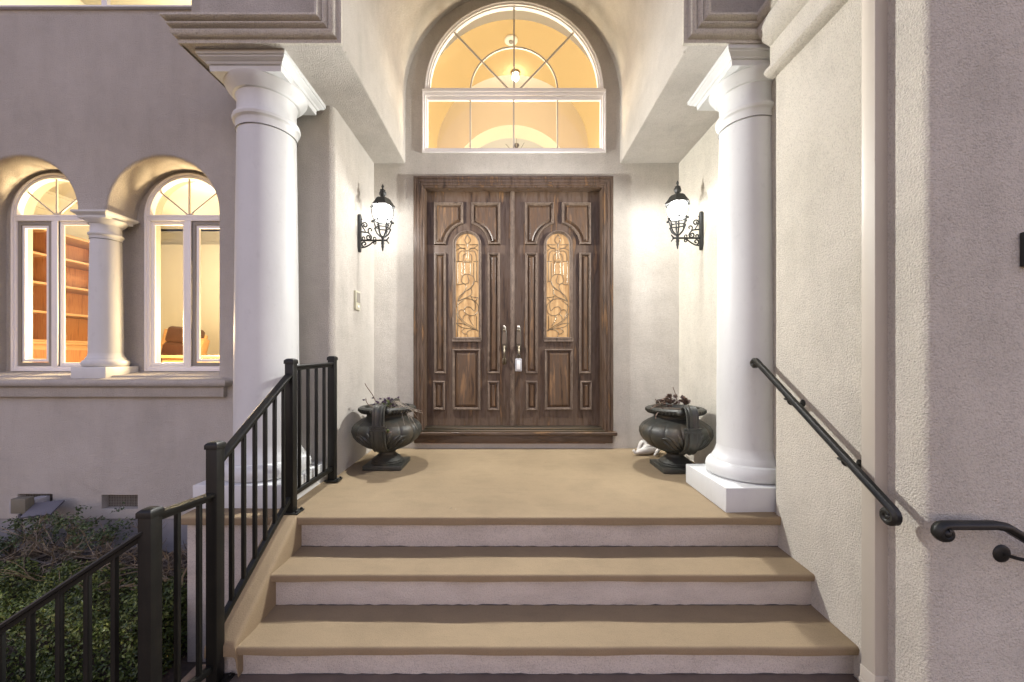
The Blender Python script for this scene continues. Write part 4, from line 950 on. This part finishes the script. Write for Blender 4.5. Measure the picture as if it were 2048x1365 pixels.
c = Vector((WX-.025, 5.02, FZ+FR-.004)); m = MB(); m.lathe([(.085, 0), (.085, -.012), (.07, -.022), (.03, -.024)], c, 30); m.build('housing', M['roomwhite'], sm, smooth=30); m = MB(); m.lathe([(.03, -.024), (.028, -.034), (.01, -.036)], c, 20); m.build('sensor', M['frame_grey'], sm)
cd = thing('chandelier', (WX, 7.8, 3.8), 'small brass pendant at the far end of the hall behind the transom window', 'pendant')
c = px(1033, 292, 7.6); m = MB(); m.lathe([(.004, 1.2), (.004, .04), (.05, .03), (.055, .01), (.03, -.02), (.01, -.05)], c, 20); m.build('canopy', M['brass'], cd); 
m = MB()
for k in range(5):
    a = R(72*k+10); d = Vector((math.cos(a), math.sin(a), 0)); m.tube(catmull([c+Vector((0, 0, -.03)), c+d*.15+Vector((0, 0, -.12)), c+d*.3+Vector((0, 0, -.08))], 5), .004, 6)
m.build('arm', M['brass'], cd)

# ============================================================ PLANTING
def leafcloud(m, pts, size, rnd, flat=.5):
    for p in pts:
        n = Vector((rnd.gauss(0, 1), rnd.gauss(0, 1)-.4, rnd.gauss(0, 1)+flat)).normalized(); t = n.orthogonal().normalized(); t = Matrix.Rotation(rnd.uniform(0, 6.28), 3, n) @ t
        b = n.cross(t); L = size*rnd.uniform(.6, 1.25); w = L*.5
        m.face([p-t*L*.5, p+b*w*.5+n*L*.08, p+t*L*.5, p-b*w*.5+n*L*.08])
rn = random.Random(11)
def hump(x, y):  # hedge top height
    return -.44+.035*math.sin(x*4.1+1)+.03*math.sin(x*9+y*5)+.10*max(0, (-x-3.0))*.35-.25*max(0, (y-2.62))
hd = thing('hedge', (-3.0, 2.4, -.95), 'dense green boxwood hedge below the left windows behind the railing', 'hedge')
pts = []
for i in range(46000):
    x = rn.uniform(-4.6, -2.12); k = rn.random()
    if k < .52: y = 2.12+.05*math.sin(x*6)+abs(rn.gauss(0, .06)); z = rn.uniform(-.97, hump(x, y)+.01); y += .10*((z+.6)**2)+.03*math.sin(z*17+x*11)
    else: y = rn.uniform(2.12, 2.62); z = hump(x, y)-abs(rn.gauss(0, .035))+.02*math.sin(x*23+y*17)
    if i % 9 == 0: x = -2.10+abs(rn.gauss(0, .03)); y = rn.uniform(2.1, 3.0); z = rn.uniform(-.95, -.50)
    pts.append(Vector((x, y, z)))
m = MB(); leafcloud(m, pts, .024, rn); m.build('foliage', M['leaf'], hd, smooth=0, weld=False)
m = MB()
for i in range(70):
    x = rn.uniform(-4.4, -2.2); y = rn.uniform(2.3, 2.6); a = Vector((x, y, -.95)); b = Vector((x+rn.gauss(0, .12), y+rn.gauss(0, .12), hump(x, y)-.03))
    m.tube(catmull([a, a.lerp(b, .5)+Vector((rn.gauss(0, .04), rn.gauss(0, .04), 0)), b], 3), [.010, .009, .008, .007, .005, .004, .003], 4)
m.build('branches', M['twig'], hd, weld=False)
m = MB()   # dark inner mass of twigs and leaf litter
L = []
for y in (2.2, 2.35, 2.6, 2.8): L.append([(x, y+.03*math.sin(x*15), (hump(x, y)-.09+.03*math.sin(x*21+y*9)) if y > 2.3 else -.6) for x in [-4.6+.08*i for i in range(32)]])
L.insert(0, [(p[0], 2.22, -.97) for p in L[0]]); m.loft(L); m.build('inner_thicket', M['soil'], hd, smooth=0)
# bare twigs lying over the back of the hedge
m = MB()
def branch(p, d, L, r, depth):
    n = 4; pts_ = [p]; q = p.copy(); dd = d.copy()
    for i in range(n):
        dd = (dd+Vector((rn.gauss(0, .25), rn.gauss(0, .25), rn.gauss(0, .18)-.02))).normalized(); q = q+dd*(L/n); pts_.append(q.copy())
        if depth and rn.random() < .8: branch(q.copy(), (dd+Vector((rn.gauss(0, .8), rn.gauss(0, .8), rn.gauss(.1, .45)))).normalized(), L*rn.uniform(.4, .75), r*.62, depth-1)
    m.tube(pts_, [r*(1-.6*i/n) for i in range(n+1)], 4)
for i in range(100):
    x = rn.uniform(-4.4, -2.1); y = rn.uniform(2.42, 2.98); zg = -.53-.1*(y-2.5)+.08*rn.random()
    d = Vector((rn.gauss(0, 1), rn.gauss(0, .6), rn.uniform(0, .55))).normalized(); branch(Vector((x, y, zg)), d, rn.uniform(.15, .34), rn.uniform(.004, .009), 2)
tag(m.build('dead_twigs', M['twig'], smooth=60, weld=False), 'tangle of bare brown twigs behind the hedge', 'twigs', kind='stuff')
m = MB()
L = []
for y in (2.55, 2.7, 2.85, 3.0, 3.11): L.append([(x, y, -.60+.035*math.sin(x*8+y*14)+.02*math.sin(x*19)) for x in [-4.8+.07*i for i in range(39)]])
m.loft(L); tag(m.build('garden_soil', M['soil'], smooth=60), kind='structure')
for k, (u, v, y, w, h, lab) in enumerate(((62, 1062, 2.93, .22, .15, 'small green shrub below the slate board'), (150, 1052, 2.9, .19, .15, 'upright grey green shrub between the two vents'), (212, 1068, 2.9, .15, .10, 'low sparse green shrub below the right vent'), (24, 1085, 2.9, .10, .07, 'tiny green sprig at the far left edge'))):
    c = px(u, v, y); s_ = thing('shrub', (c.x, c.y, -.55), lab, 'shrub', 'small shrubs against the foundation wall')
    m = MB(); P_ = []
    nc = int(40*w/.2)
    for j in range(nc):
        tip = c+Vector((rn.gauss(0, w*.5), rn.gauss(0, .07), rn.uniform(-h, h)*.75))
        for i in range(16): P_.append(tip+Vector((rn.gauss(0, .018), rn.gauss(0, .018), rn.gauss(0, .016))))
    leafcloud(m, P_, .026, rn, .9); m.build('foliage', M['leaf2'], s_, smooth=0, weld=False)
    m = MB()
    for i in range(16): m.tube(catmull([Vector((c.x+rn.gauss(0, .02), c.y, -.62)), c+Vector((rn.gauss(0, w*.2), 0, -h*.6)), c+Vector((rn.gauss(0, w*.4), rn.gauss(0, .05), rn.uniform(-h*.3, h*.6)))], 4), [.006, .006, .005, .005, .004, .004, .003, .003, .002], 4)
    m.build('branches', M['twig'], s_, weld=False)
